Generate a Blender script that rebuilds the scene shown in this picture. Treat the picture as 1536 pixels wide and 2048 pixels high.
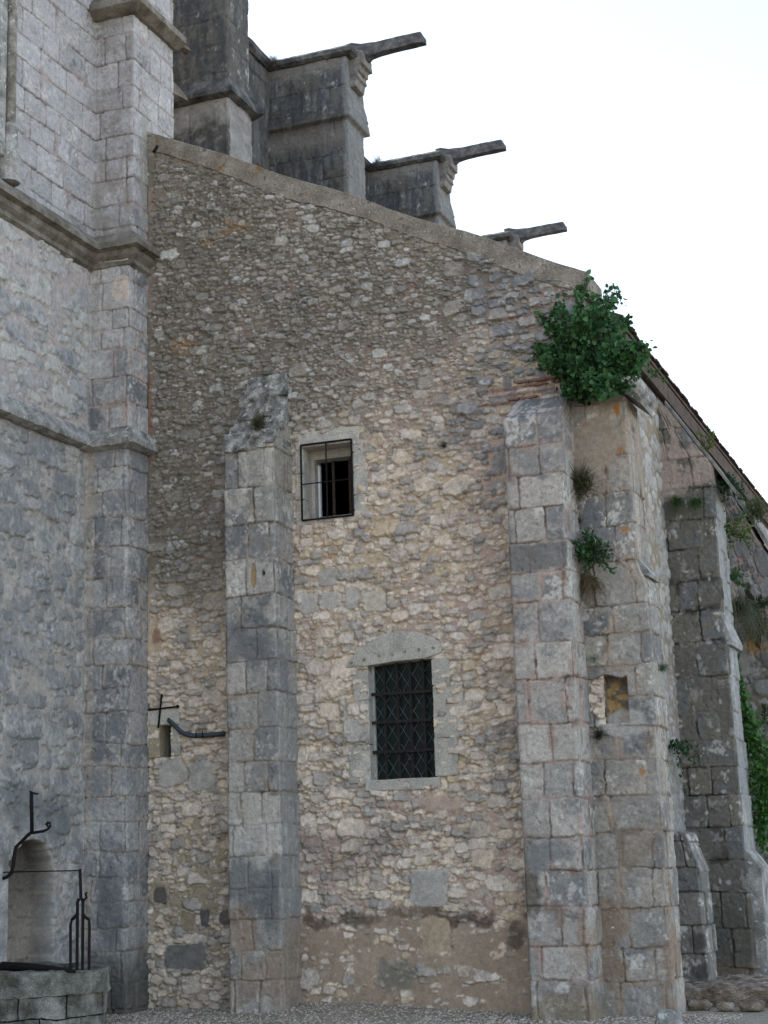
import bpy, bmesh, math, random
import numpy as np
from mathutils import Vector, Matrix

for o in list(bpy.data.objects): bpy.data.objects.remove(o)
SC = bpy.context.scene
COL = SC.collection
R = math.radians

# ------------------------------------------------------------------ camera
FPX = 3235.8
PITCH, ROLL, YAW = R(11.8257), R(-1.77027), R(-20.74766)
CAM = np.array([5.2, -16.0, 1.6])
_cy, _sy, _cp, _sp = math.cos(YAW), math.sin(YAW), math.cos(PITCH), math.sin(PITCH)
FW = np.array([_sy*_cp, _cy*_cp, _sp])
_r0 = np.array([_cy, -_sy, 0.0]); _u0 = np.cross(_r0, FW)
RT = math.cos(ROLL)*_r0 + math.sin(ROLL)*_u0
UP = -math.sin(ROLL)*_r0 + math.cos(ROLL)*_u0
cd = bpy.data.cameras.new('camera'); cam = bpy.data.objects.new('camera', cd); COL.objects.link(cam)
m = Matrix.Identity(4)
for i in range(3):
    m[i][0] = RT[i]; m[i][1] = UP[i]; m[i][2] = -FW[i]; m[i][3] = CAM[i]
cam.matrix_world = m
cd.sensor_fit = 'VERTICAL'; cd.sensor_height = 24.0; cd.lens = FPX/2048*24.0
cd.clip_start = 0.1; cd.clip_end = 3000
SC.camera = cam

# ------------------------------------------------------------------ world, sun, exposure
SUN_EL, SUN_AZ = 18.0, -84.0       # sun stands behind the building, seen from the yard
w = bpy.data.worlds.new('World'); SC.world = w; w.use_nodes = True
nt = w.node_tree; nt.nodes.clear()
sky = nt.nodes.new('ShaderNodeTexSky'); sky.sky_type = 'NISHITA'; sky.sun_disc = False
sky.sun_elevation = R(SUN_EL); sky.sun_rotation = R(SUN_AZ)
sky.air_density = 1.0; sky.dust_density = 1.2; sky.ozone_density = 1.0
bg = nt.nodes.new('ShaderNodeBackground'); bg.inputs[1].default_value = 0.15
wo = nt.nodes.new('ShaderNodeOutputWorld')
hs = nt.nodes.new('ShaderNodeHueSaturation'); hs.inputs['Saturation'].default_value = .74      # thin high haze: paler than a clear blue sky
wm = nt.nodes.new('ShaderNodeMix'); wm.data_type = 'RGBA'; wm.blend_type = 'MULTIPLY'; wm.inputs[0].default_value = 1; wm.inputs[7].default_value = (1.08, 1.0, .985, 1)   # warm evening haze
nt.links.new(sky.outputs[0], wm.inputs[6]); nt.links.new(wm.outputs[2], hs.inputs['Color']); nt.links.new(hs.outputs[0], bg.inputs[0]); nt.links.new(bg.outputs[0], wo.inputs[0])
sl = bpy.data.lights.new('sun', 'SUN'); sl.energy = 4.5; sl.angle = R(0.6); sl.color = (1, .93, .84)
so = bpy.data.objects.new('sun', sl); COL.objects.link(so)
sd = Vector((math.sin(R(SUN_AZ))*math.cos(R(SUN_EL)), math.cos(R(SUN_AZ))*math.cos(R(SUN_EL)), math.sin(R(SUN_EL))))
so.rotation_euler = sd.to_track_quat('Z', 'Y').to_euler()
so.location = (-20, 30, 30)
vs = SC.view_settings
vs.view_transform = 'Standard'; vs.look = 'None'; vs.gamma = 1.0; vs.exposure = 1.90

# ------------------------------------------------------------------ small helpers
def at(x, y, X=None, Y=None, Z=None):
    """survey: where the sight line through a photo point meets a measured plane"""
    d = (x-768)*RT - (y-1024)*UP + FPX*FW
    t = (X-CAM[0])/d[0] if X is not None else (Y-CAM[1])/d[1] if Y is not None else (Z-CAM[2])/d[2]
    return CAM + t*d

def tag(o, label=None, cat=None, group=None, kind=None):
    if label: o['label'] = label
    if cat: o['category'] = cat
    if group: o['group'] = group
    if kind: o['kind'] = kind
    return o

def thing(name, label, cat, loc=(0, 0, 0), group=None):
    o = bpy.data.objects.new(name, None); COL.objects.link(o); o.location = loc; o.empty_display_size = .2
    return tag(o, label, cat, group, 'thing')

def link(name, me, parent=None, mats=()):
    o = bpy.data.objects.new(name, me); COL.objects.link(o)
    for mt in mats: me.materials.append(mt)
    if parent is not None:
        o.parent = parent
        lp = Vector((0, 0, 0)); q = parent
        while q is not None: lp += q.location; q = q.parent
        o.location = -lp
    return o

def from_bm(name, bm, mat, parent=None, smooth=False):
    me = bpy.data.meshes.new(name); bm.normal_update(); bm.to_mesh(me); bm.free()
    if smooth: me.polygons.foreach_set('use_smooth', [True]*len(me.polygons))
    return link(name, me, parent, (mat,))

def ss(a, b, x):
    t = np.clip((x-a)/(b-a+1e-12), 0, 1); return t*t*(3-2*t)
def mix(a, b, m):
    a = np.asarray(a, float); b = np.asarray(b, float); m = np.asarray(m)[..., None]
    return a*(1-m)+b*m

_lat = np.random.RandomState(7).rand(257, 257)
_lat[256, :] = _lat[0, :]; _lat[:, 256] = _lat[:, 0]
def vn(U, Z, cell, seed=0):
    x = U/cell+seed*17.31+1000; y = Z/cell+seed*9.77+1000
    xi = np.floor(x); yi = np.floor(y); fx = x-xi; fy = y-yi
    fx = fx*fx*(3-2*fx); fy = fy*fy*(3-2*fy)
    xi = xi.astype(int) % 256; yi = yi.astype(int) % 256
    a = _lat[yi, xi]; b = _lat[yi, xi+1]; c = _lat[yi+1, xi]; d = _lat[yi+1, xi+1]
    return (a*(1-fx)+b*fx)*(1-fy)+(c*(1-fx)+d*fx)*fy
def fbm(U, Z, cell, seed=0, octv=4, gain=.55):
    s = 0; a = 1; t = 0
    for i in range(octv):
        s = s+a*vn(U, Z, cell/2**i, seed+i*3.7); t += a; a *= gain
    return s/t
def blob(U, Z, cu, cz, ru, rz, seed=0, rough=.5, soft=.25, cell=None):
    d = np.sqrt(((U-cu)/ru)**2+((Z-cz)/rz)**2)+(fbm(U, Z, cell or min(ru, rz)*.8, seed+cu*3.1+cz*1.7)-.5)*2*rough
    return 1-ss(1-soft, 1+soft, d)

# ------------------------------------------------------------------ materials
def new_mat(name):
    mt = bpy.data.materials.new(name); mt.use_nodes = True; n = mt.node_tree
    b = n.nodes['Principled BSDF']; return mt, n, b

def masonry_mat(name, rough=.95, scale=70, bump=.35, amt=.28):
    mt, n, b = new_mat(name)
    at_ = n.nodes.new('ShaderNodeAttribute'); at_.attribute_name = 'Col'
    tc = n.nodes.new('ShaderNodeTexCoord')
    ns = n.nodes.new('ShaderNodeTexNoise'); ns.inputs['Scale'].default_value = scale; ns.inputs['Detail'].default_value = 5; ns.inputs['Roughness'].default_value = .65
    n2 = n.nodes.new('ShaderNodeTexNoise'); n2.inputs['Scale'].default_value = scale*.28; n2.inputs['Detail'].default_value = 4
    n.links.new(tc.outputs['Object'], ns.inputs['Vector']); n.links.new(tc.outputs['Object'], n2.inputs['Vector'])
    r = n.nodes.new('ShaderNodeMapRange'); r.inputs[1].default_value = .25; r.inputs[2].default_value = .75
    r.inputs[3].default_value = 1-amt; r.inputs[4].default_value = 1+amt
    n.links.new(ns.outputs['Fac'], r.inputs[0])
    r2 = n.nodes.new('ShaderNodeMapRange'); r2.inputs[1].default_value = .3; r2.inputs[2].default_value = .7
    r2.inputs[3].default_value = 1-amt*.5; r2.inputs[4].default_value = 1+amt*.5
    n.links.new(n2.outputs['Fac'], r2.inputs[0])
    mu = n.nodes.new('ShaderNodeMath'); mu.operation = 'MULTIPLY'
    n.links.new(r.outputs[0], mu.inputs[0]); n.links.new(r2.outputs[0], mu.inputs[1])
    vm = n.nodes.new('ShaderNodeVectorMath'); vm.operation = 'SCALE'
    n.links.new(at_.outputs['Color'], vm.inputs[0]); n.links.new(mu.outputs[0], vm.inputs['Scale'])
    n.links.new(vm.outputs[0], b.inputs['Base Color'])
    b.inputs['Roughness'].default_value = rough; b.inputs['Specular IOR Level'].default_value = .2
    bp = n.nodes.new('ShaderNodeBump'); bp.inputs['Strength'].default_value = bump; bp.inputs['Distance'].default_value = .012
    n.links.new(ns.outputs['Fac'], bp.inputs['Height']); n.links.new(bp.outputs[0], b.inputs['Normal'])
    return mt

def stone_mat(name, c1, c2, c3, scale=3.0, bump=.5, rough=.95, spots=0.0, fine=60):
    """free-standing dressed stone: three tones broken up by noise, lichen spots"""
    mt, n, b = new_mat(name)
    tc = n.nodes.new('ShaderNodeTexCoord')
    n1 = n.nodes.new('ShaderNodeTexNoise'); n1.inputs['Scale'].default_value = scale; n1.inputs['Detail'].default_value = 8; n1.inputs['Roughness'].default_value = .62
    n2 = n.nodes.new('ShaderNodeTexNoise'); n2.inputs['Scale'].default_value = fine; n2.inputs['Detail'].default_value = 5
    n.links.new(tc.outputs['Object'], n1.inputs['Vector']); n.links.new(tc.outputs['Object'], n2.inputs['Vector'])
    cr = n.nodes.new('ShaderNodeValToRGB'); e = cr.color_ramp.elements
    e[0].position = .36; e[0].color = (*c1, 1); e[1].position = .64; e[1].color = (*c3, 1)
    x = e.new(.5); x.color = (*c2, 1)
    n.links.new(n1.outputs['Fac'], cr.inputs[0])
    r = n.nodes.new('ShaderNodeMapRange'); r.inputs[1].default_value = .25; r.inputs[2].default_value = .75
    r.inputs[3].default_value = .7; r.inputs[4].default_value = 1.3
    n.links.new(n2.outputs['Fac'], r.inputs[0])
    vm = n.nodes.new('ShaderNodeVectorMath'); vm.operation = 'SCALE'
    n.links.new(cr.outputs[0], vm.inputs[0]); n.links.new(r.outputs[0], vm.inputs['Scale'])
    out = vm.outputs[0]
    if spots > 0:
        n3 = n.nodes.new('ShaderNodeTexNoise'); n3.inputs['Scale'].default_value = 16; n3.inputs['Detail'].default_value = 6
        n.links.new(tc.outputs['Object'], n3.inputs['Vector'])
        r3 = n.nodes.new('ShaderNodeMapRange'); r3.inputs[1].default_value = .66-spots; r3.inputs[2].default_value = .70-spots
        n.links.new(n3.outputs['Fac'], r3.inputs[0])
        mx = n.nodes.new('ShaderNodeMix'); mx.data_type = 'RGBA'
        n.links.new(r3.outputs[0], mx.inputs[0]); n.links.new(out, mx.inputs[6]); mx.inputs[7].default_value = (.5, .5, .47, 1)
        out = mx.outputs[2]
    n.links.new(out, b.inputs['Base Color'])
    b.inputs['Roughness'].default_value = rough; b.inputs['Specular IOR Level'].default_value = .2
    bp = n.nodes.new('ShaderNodeBump'); bp.inputs['Strength'].default_value = bump; bp.inputs['Distance'].default_value = .02
    ad = n.nodes.new('ShaderNodeMath'); ad.operation = 'ADD'
    n.links.new(n2.outputs['Fac'], ad.inputs[0]); n.links.new(n1.outputs['Fac'], ad.inputs[1])
    n.links.new(ad.outputs[0], bp.inputs['Height']); n.links.new(bp.outputs[0], b.inputs['Normal'])
    return mt

M_WALL = masonry_mat('masonry')
M_STONE = stone_mat('limestone_dressed', (.22, .205, .185), (.33, .305, .265), (.45, .41, .355), 5, spots=.0)
M_SURR = stone_mat('window_surround_stone', (.31, .295, .265), (.41, .385, .335), (.49, .46, .405), 5, bump=.35)
M_CAP = stone_mat('coping_stone', (.20, .175, .145), (.27, .235, .19), (.33, .29, .235), 2.2, bump=.35, spots=.04)
M_DARK = stone_mat('weathered_dark_stone', (.045, .046, .046), (.085, .084, .08), (.17, .162, .15), 5, spots=.0)
M_STRING = stone_mat('string_course_stone', (.13, .125, .11), (.26, .25, .23), (.40, .385, .36), 5, spots=.05)
M_CURB = stone_mat('well_curb_stone', (.065, .065, .05), (.145, .14, .122), (.29, .28, .25), 5, bump=1.0)

def simple_mat(name, col, rough=.6, metal=0, noise=.3, scale=40, spec=.3):
    mt, n, b = new_mat(name)
    tc = n.nodes.new('ShaderNodeTexCoord'); ns = n.nodes.new('ShaderNodeTexNoise'); ns.inputs['Scale'].default_value = scale; ns.inputs['Detail'].default_value = 4
    n.links.new(tc.outputs['Object'], ns.inputs['Vector'])
    r = n.nodes.new('ShaderNodeMapRange'); r.inputs[1].default_value = .3; r.inputs[2].default_value = .7; r.inputs[3].default_value = 1-noise; r.inputs[4].default_value = 1+noise
    n.links.new(ns.outputs['Fac'], r.inputs[0])
    vm = n.nodes.new('ShaderNodeVectorMath'); vm.operation = 'SCALE'; vm.inputs[0].default_value = col
    n.links.new(r.outputs[0], vm.inputs['Scale']); n.links.new(vm.outputs[0], b.inputs['Base Color'])
    b.inputs['Roughness'].default_value = rough; b.inputs['Metallic'].default_value = metal; b.inputs['Specular IOR Level'].default_value = spec
    return mt
M_IRON = simple_mat('wrought_iron', (.011, .010, .011), .75, spec=.15)
M_RUST = simple_mat('rusty_iron', (.018, .0145, .013), .85, noise=.5)
M_LEAD = simple_mat('lead_pipe', (.05, .065, .08), .5, noise=.25, scale=25)
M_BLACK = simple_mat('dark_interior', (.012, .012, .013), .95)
M_WOOD = simple_mat('window_frame_wood', (.30, .31, .29), .7)
M_PALE = simple_mat('pale_painted_strip', (.62, .66, .66), .6, noise=.1)
M_LATT = simple_mat('lead_lattice', (.095, .12, .115), .5, noise=.15)
M_TILE = simple_mat('roof_tile', (.10, .062, .048), .9, noise=.5, scale=9)
M_BOARD = simple_mat('eave_board', (.075, .052, .04), .9, noise=.4, scale=6)
def glass_mat():
    mt, n, b = new_mat('dark_window_glass')
    b.inputs['Base Color'].default_value = (.012, .018, .017, 1); b.inputs['Roughness'].default_value = .12
    b.inputs['Specular IOR Level'].default_value = .35
    tc = n.nodes.new('ShaderNodeTexCoord'); ns = n.nodes.new('ShaderNodeTexNoise'); ns.inputs['Scale'].default_value = 14
    bp = n.nodes.new('ShaderNodeBump'); bp.inputs['Strength'].default_value = .15; bp.inputs['Distance'].default_value = .01
    n.links.new(tc.outputs['Object'], ns.inputs['Vector']); n.links.new(ns.outputs['Fac'], bp.inputs['Height']); n.links.new(bp.outputs[0], b.inputs['Normal'])
    b.inputs['Specular IOR Level'].default_value = .06; b.inputs['Roughness'].default_value = .3
    return mt
M_GLASS = glass_mat()
def leaf_mat(name):
    mt, n, b = new_mat(name)
    a = n.nodes.new('ShaderNodeAttribute'); a.attribute_name = 'Col'
    n.links.new(a.outputs['Color'], b.inputs['Base Color']); b.inputs['Roughness'].default_value = .55; b.inputs['Specular IOR Level'].default_value = .3
    tr = n.nodes.new('ShaderNodeBsdfTranslucent'); n.links.new(a.outputs['Color'], tr.inputs[0])
    mx = n.nodes.new('ShaderNodeMixShader'); mx.inputs[0].default_value = .3
    n.links.new(b.outputs[0], mx.inputs[1]); n.links.new(tr.outputs[0], mx.inputs[2])
    n.links.new(mx.outputs[0], n.nodes['Material Output'].inputs[0]); return mt
M_LEAF = leaf_mat('leaf')
M_STEM = simple_mat('stem', (.06, .045, .03), .9)

# ------------------------------------------------------------------ masonry panels (height and stone colour over a wall's face)
class Panel:
    def __init__(s, u0, u1, z0, z1, res):
        s.u0, s.z0, s.res = u0, z0, res
        s.nu = int((u1-u0)/res)+2; s.nz = int((z1-z0)/res)+2
        s.U, s.Z = np.meshgrid(u0+np.arange(s.nu)*res, z0+np.arange(s.nz)*res)
    def sample(s, U, Z):
        x = np.clip((U-s.u0)/s.res, 0, s.nu-1.001); y = np.clip((Z-s.z0)/s.res, 0, s.nz-1.001)
        xi = x.astype(int); yi = y.astype(int); fx = x-xi; fy = y-yi
        def g(A):
            fX = fx[..., None] if A.ndim == 3 else fx; fY = fy[..., None] if A.ndim == 3 else fy
            return (A[yi, xi]*(1-fX)+A[yi, xi+1]*fX)*(1-fY)+(A[yi+1, xi]*(1-fX)+A[yi+1, xi+1]*fX)*fY
        return g(s.h), g(s.col)

def rubble(p, seed, classes, size_fn=None, warp=1.0):
    """throw irregular stones, big first, grow them until they meet; p.idx stone number, p.e distance to the joint"""
    rs = np.random.RandomState(seed)
    U, Z = p.U, p.Z
    Uw = U+((fbm(U, Z, .11, seed)-.5)*.06+(fbm(U, Z, .035, seed+5, 2)-.5)*.028)*warp
    Zw = Z+((fbm(U, Z, .11, seed+9)-.5)*.05+(fbm(U, Z, .035, seed+14, 2)-.5)*.024)*warp
    oc = .012
    W = p.nu*p.res; H = p.nz*p.res
    occ = np.zeros((int(H/oc)+2, int(W/oc)+2), bool)
    st = []
    for (alo, ahi, rlo, rhi, n) in classes:
        cu = p.u0+rs.rand(n)*W; cz = p.z0+rs.rand(n)*H
        aa = alo+(ahi-alo)*rs.rand(n)**1.5; rr = rlo+(rhi-rlo)*rs.rand(n)
        for i in range(n):
            k = size_fn(cu[i], cz[i]) if size_fn else 1.0
            if k <= 0: continue
            a = aa[i]*k; b = a/rr[i]
            i0 = int((cu[i]-a-p.u0)/oc); i1 = int((cu[i]+a-p.u0)/oc)+1; j0 = int((cz[i]-b-p.z0)/oc); j1 = int((cz[i]+b-p.z0)/oc)+1
            i0 = max(i0, 0); j0 = max(j0, 0)
            if occ[j0:j1, i0:i1].any(): continue
            occ[j0:j1, i0:i1] = True
            st.append((cu[i], cz[i], a, b))
    st = np.array(st); n = len(st)
    d1 = np.full(U.shape, 9.0); d2 = np.full(U.shape, 9.0); idx = np.zeros(U.shape, int)
    rot = (rs.rand(n)-.5)*.3; pw = 2.3+rs.rand(n)*2.2
    for k in range(n):
        cu, cz, a, b = st[k]; r = 1.9*max(a, b)
        i0 = max(int((cu-r-p.u0)/p.res), 0); i1 = int((cu+r-p.u0)/p.res)+2; j0 = max(int((cz-r-p.z0)/p.res), 0); j1 = int((cz+r-p.z0)/p.res)+2
        x = Uw[j0:j1, i0:i1]-cu; y = Zw[j0:j1, i0:i1]-cz
        c, s_ = math.cos(rot[k]), math.sin(rot[k]); X = np.abs(x*c+y*s_)/a; Y = np.abs(-x*s_+y*c)/b
        d = (X**pw[k]+Y**pw[k])**(1/pw[k])
        D1 = d1[j0:j1, i0:i1]; D2 = d2[j0:j1, i0:i1]; I = idx[j0:j1, i0:i1]
        nw = d < D1
        D2[:] = np.where(nw, D1, np.minimum(D2, d)); I[nw] = k; D1[nw] = d[nw]
    b = st[:, 3][idx]
    p.e = np.minimum((d2-d1)*b*.5, (1.32-d1)*b)
    p.idx = idx; p.st = st; p.n = n
    p.du = U-st[:, 0][idx]; p.dz = Z-st[:, 1][idx]; p.sz = np.sqrt(st[:, 2]*st[:, 3])[idx]
    p.rnd = rs.rand(n, 8)
    return p

def ashlar(p, seed, rows, wid, warp=1.0, zbreaks=None):
    """coursed blocks; same outputs as rubble()"""
    rs = np.random.RandomState(seed); U, Z = p.U, p.Z
    Uw = U+((fbm(U, Z, .25, seed)-.5)*.03+(fbm(U, Z, .04, seed+4, 2)-.5)*.014)*warp
    Zw = Z+((fbm(U, Z, .6, seed+8)-.5)*.05+(fbm(U, Z, .04, seed+12, 2)-.5)*.014)*warp
    if zbreaks is None:
        zb = [p.z0-.05]
        while zb[-1] < p.z0+p.nz*p.res+.3: zb.append(zb[-1]+rs.uniform(*rows))
    else: zb = list(zbreaks)
    zb = np.array(zb); row = np.clip(np.searchsorted(zb, Zw)-1, 0, len(zb)-2)
    idx = np.zeros(U.shape, int); eu = np.zeros(U.shape); base = 0; st = []
    for k in range(len(zb)-1):
        ub = [p.u0-rs.uniform(.05, wid[1])]
        while ub[-1] < p.u0+p.nu*p.res+.2: ub.append(ub[-1]+rs.uniform(*wid))
        ub = np.array(ub); mk = row == k
        q = Uw[mk]; i = np.clip(np.searchsorted(ub, q)-1, 0, len(ub)-2)
        idx[mk] = base+i; eu[mk] = np.minimum(q-ub[i], ub[i+1]-q); base += len(ub)-1
        for j in range(len(ub)-1): st.append(((ub[j]+ub[j+1])/2, (zb[k]+zb[k+1])/2, (ub[j+1]-ub[j])/2, (zb[k+1]-zb[k])/2))
    ez = np.minimum(Zw-zb[row], zb[row+1]-Zw)
    # rounded block corners
    rr = .03; ax = np.clip(rr-eu, 0, None); az = np.clip(rr-ez, 0, None)
    p.e = np.where((ax > 0) & (az > 0), rr-np.sqrt(ax**2+az**2), np.minimum(eu, ez))
    p.idx = idx; p.st = np.array(st); p.n = base
    p.du = U-p.st[:, 0][idx]; p.dz = Z-p.st[:, 1][idx]; p.sz = np.sqrt(p.st[:, 2]*p.st[:, 3])[idx]
    p.rnd = rs.rand(base, 8)
    return p

LIGHT = np.array((.47, .44, .40)); MID = np.array((.36, .34, .315)); GREY = np.array((.25, .25, .25)); DARKG = np.array((.12, .122, .125))
PINK = np.array((.40, .275, .225)); BUFF = np.array((.40, .325, .23)); CREAM = np.array((.50, .45, .36)); OLIVE = np.array((.185, .165, .125))

def finish_ashlar(p, seed, prot=.010, joint=.007, mortar=PINK, stones=(LIGHT, MID, GREY), dark=.3, white=.25, smear=.35, mdepth=.010, opn=.6, pit=.4, tint=(.98, .935, .885)):
    U, Z = p.U, p.Z; r = p.rnd[p.idx]
    t = (r[..., 0])*2
    c = np.where((t < 1)[..., None], mix(stones[0], stones[1], np.clip(t, 0, 1)), mix(stones[1], stones[2], np.clip(t-1, 0, 1)))*np.array(tint)
    n1 = fbm(U, Z, .5, seed+1, 5); n2 = fbm(U, Z, .09, seed+2, 4, .65); n3 = fbm(U, Z, .03, seed+3, 3)
    c = c*(.82+.36*n2)[..., None]
    # grey-black lichen film: patchy and partly block by block
    f = n1*.6+n2*.4+(r[..., 1]-.5)*.24
    c = mix(c, DARKG*1.15, ss(.54-dark*.2, .70-dark*.2, f)*(.45+.5*r[..., 5]))
    c = mix(c, LIGHT*1.1, (.4+.6*(r[..., 6] > .55))*ss(.575-white*.1, .66-white*.1, fbm(U, Z, .16, seed+21, 5, .7)*.7+n3*.3)*.75)
    # fine pits and speckle
    c = c*(.9+.22*n3)[..., None]
    c = mix(c, DARKG*.8, ss(.72, .78, fbm(U, Z, .022, seed+31, 2))*pit)
    h = (r[..., 2]-.5)*2*prot + ((r[..., 3]-.5)*p.du*.05+(r[..., 4]-.5)*p.dz*.05)
    e = np.clip(p.e/.016, 0, 1); h = h+.010*(1-(1-e)**2)-.010
    h = h+(n2-.5)*.016+(n3-.5)*.008
    h = h-ss(.70, .78, fbm(U, Z, .06, seed+41, 3))*.012
    jw = joint*(.4+1.3*fbm(U, Z, .2, seed+51))
    mo = 1-ss(jw*.7, jw*1.25, p.e)
    sm = ss(.62-smear*.12, .70-smear*.12, fbm(U, Z, .30, seed+61, 4, .6))*(1-ss(.02, .07, p.e))   # mortar smeared over the edges
    mo = np.maximum(mo, sm)
    mc = np.asarray(mortar)*(.75+.5*fbm(U, Z, .12, seed+71))[..., None]
    op = (1-ss(.40, .46, fbm(U, Z, .22, seed+81)))*opn                  # open joints where the pointing fell out
    c = mix(c, mix(mc, mc*.35, op*.9), mo)
    gr = (1-ss(.0018, .0045, p.e))*ss(.42, .56, fbm(U, Z, .35, seed+91, 4)); c = mix(c, c*.25, gr*.85)
    h = np.where(mo > .5, np.where(sm > .5, h+.002, -mdepth-.018*op+(n3-.5)*.004), h)
    h = h-.012*gr
    p.h = h; p.col = np.clip(c, .01, .8); return p

def grid_mesh(name, P, colr, parent, mat, hole=None, wrap=False):
    nz, nu = P.shape[:2]
    ii = (np.arange(nz-1)[:, None]*nu+np.arange(nu-1)[None, :])
    q = np.stack([ii, ii+1, ii+nu+1, ii+nu], -1).reshape(-1, 4)
    if hole is not None: q = q[~hole.reshape(-1)]
    me = bpy.data.meshes.new(name)
    me.vertices.add(nz*nu); me.vertices.foreach_set('co', P.reshape(-1).astype(np.float32))
    me.loops.add(len(q)*4); me.loops.foreach_set('vertex_index', q.reshape(-1).astype(np.int32))
    me.polygons.add(len(q)); me.polygons.foreach_set('loop_start', (np.arange(len(q))*4).astype(np.int32))
    me.polygons.foreach_set('loop_total', np.full(len(q), 4, np.int32))
    me.polygons.foreach_set('use_smooth', np.ones(len(q), bool))
    me.update(calc_edges=True)
    a = me.color_attributes.new('Col', 'FLOAT_COLOR', 'POINT')
    a.data.foreach_set('color', np.concatenate([colr.reshape(-1, 3), np.ones((nz*nu, 1))], 1).reshape(-1).astype(np.float32))
    return link(name, me, parent, (mat,))

def sheet(name, keys, panel, parent, res, wear=.02, holes=(), zmap=None, convex=(), seed=0, u0=None, dcut=None):
    """a wall face that folds round plan corners; keys = [(z, [plan points])...]; outward is to the right of travel"""
    pts = [np.array(k[1], float) for k in keys]; zs = np.array([k[0] for k in keys], float)
    nseg = len(pts[0])-1
    L = [max(np.linalg.norm(p[i+1]-p[i]) for p in pts) for i in range(nseg)]
    S = []; seg = []; tt = []; cum = 0 if u0 is None else u0; cs = [cum]
    for i in range(nseg):
        n = max(2, int(math.ceil(L[i]/res))); a = np.linspace(0, 1, n+1)
        if i: a = a[1:]
        S += list(cum+a*L[i]); seg += [i]*len(a); tt += list(a); cum += L[i]; cs.append(cum)
    S = np.array(S); seg = np.array(seg); tt = np.array(tt)
    z0, z1 = zs[0], zs[-1]; nz = int((z1-z0)/res)+1; zr = np.linspace(z0, z1, nz+1)
    PT = np.stack(pts)                                   # K,N,2
    PZ = np.stack([np.stack([np.interp(zr, zs, PT[:, j, d]) for d in (0, 1)], -1) for j in range(nseg+1)], 1)   # nz,N,2
    P2 = PZ[:, seg]*(1-tt)[None, :, None]+PZ[:, seg+1]*tt[None, :, None]
    d = PZ[:, 1:]-PZ[:, :-1]; d = d/np.maximum(np.linalg.norm(d, axis=-1, keepdims=True), 1e-9)
    N = np.stack([d[..., 1], -d[..., 0]], -1); NN = N[:, seg].copy()
    ends = np.searchsorted(S, np.array(cs[1:-1])-1e-6)
    for k, e in enumerate(ends): NN[:, e] = N[:, k]+N[:, k+1]
    Ug = np.repeat(S[None], nz+1, 0); Zg = np.repeat(zr[:, None], len(S), 1)
    if zmap is not None: Zg = zmap(Ug, (Zg-z0)/(z1-z0))
    h, c = panel.sample(Ug, Zg)
    for k in convex:
        dc = np.abs(Ug-cs[k]); wv = fbm(Zg*0+Ug*.2, Zg, .16, seed+k*7, 4, .6)
        h = h-wear*np.clip(1-dc/.035, 0, 1)**1.5*(.25+1.3*wv)
    P = np.concatenate([P2+NN*h[..., None], Zg[..., None]], -1)
    hm = None
    if holes:
        uc = (Ug[:-1, :-1]+Ug[1:, 1:])/2; zc = (Zg[:-1, :-1]+Zg[1:, 1:])/2; hm = np.zeros(uc.shape, bool)
        for (a, b, c_, d_) in holes: hm |= (uc > a) & (uc < b) & (zc > c_) & (zc < d_)
    return grid_mesh(name, P, c, parent, M_WALL, hm)

def box_bm(bm, x0, x1, y0, y1, z0, z1, bev=0):
    v = [bm.verts.new(p) for p in ((x0, y0, z0), (x1, y0, z0), (x1, y1, z0), (x0, y1, z0), (x0, y0, z1), (x1, y0, z1), (x1, y1, z1), (x0, y1, z1))]
    fs = [bm.faces.new([v[i] for i in f]) for f in ((0, 3, 2, 1), (4, 5, 6, 7), (0, 1, 5, 4), (1, 2, 6, 5), (2, 3, 7, 6), (3, 0, 4, 7))]
    if bev: bmesh.ops.bevel(bm, geom=list({e for f in fs for e in f.edges}), offset=bev, segments=2, affect='EDGES', profile=.6)
def box(name, x0, x1, y0, y1, z0, z1, mat, parent=None, bev=0):
    bm = bmesh.new(); box_bm(bm, x0, x1, y0, y1, z0, z1, bev); return from_bm(name, bm, mat, parent)

def prism(name, poly, axis, a, b, mat, parent=None, bev=0, rough=0, cuts=0, seed=1):
    """polygon (x,z) extruded along Y from a to b (axis 'Y') or (y,z) along X"""
    bm = bmesh.new()
    f = (lambda p, t: (p[0], t, p[1])) if axis == 'Y' else (lambda p, t: (t, p[0], p[1]))
    va = [bm.verts.new(f(p, a)) for p in poly]; vb = [bm.verts.new(f(p, b)) for p in poly]
    bm.faces.new(va); bm.faces.new(vb[::-1]); n = len(poly)
    for i in range(n): bm.faces.new((va[i], vb[i], vb[(i+1) % n], va[(i+1) % n]))
    bmesh.ops.recalc_face_normals(bm, faces=bm.faces)
    if bev: bmesh.ops.bevel(bm, geom=list(bm.edges), offset=bev, segments=2, affect='EDGES', profile=.6, clamp_overlap=True)
    if cuts:
        bmesh.ops.triangulate(bm, faces=[x for x in bm.faces if len(x.verts) > 4])
        for _ in range(cuts): bmesh.ops.subdivide_edges(bm, edges=[e for e in bm.edges if e.calc_length() > .05], cuts=1, use_grid_fill=True)
        bmesh.ops.triangulate(bm, faces=bm.faces[:])
    if rough:
        rs = random.Random(seed)
        from mathutils import noise as mn
        for v in bm.verts:
            q = v.co*7+Vector((seed*3.3, seed, 0)); nv = mn.noise_vector(q)+mn.noise_vector(q*3)*.5
            v.co += nv*rough
    return from_bm(name, bm, mat, parent, smooth=False)

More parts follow.
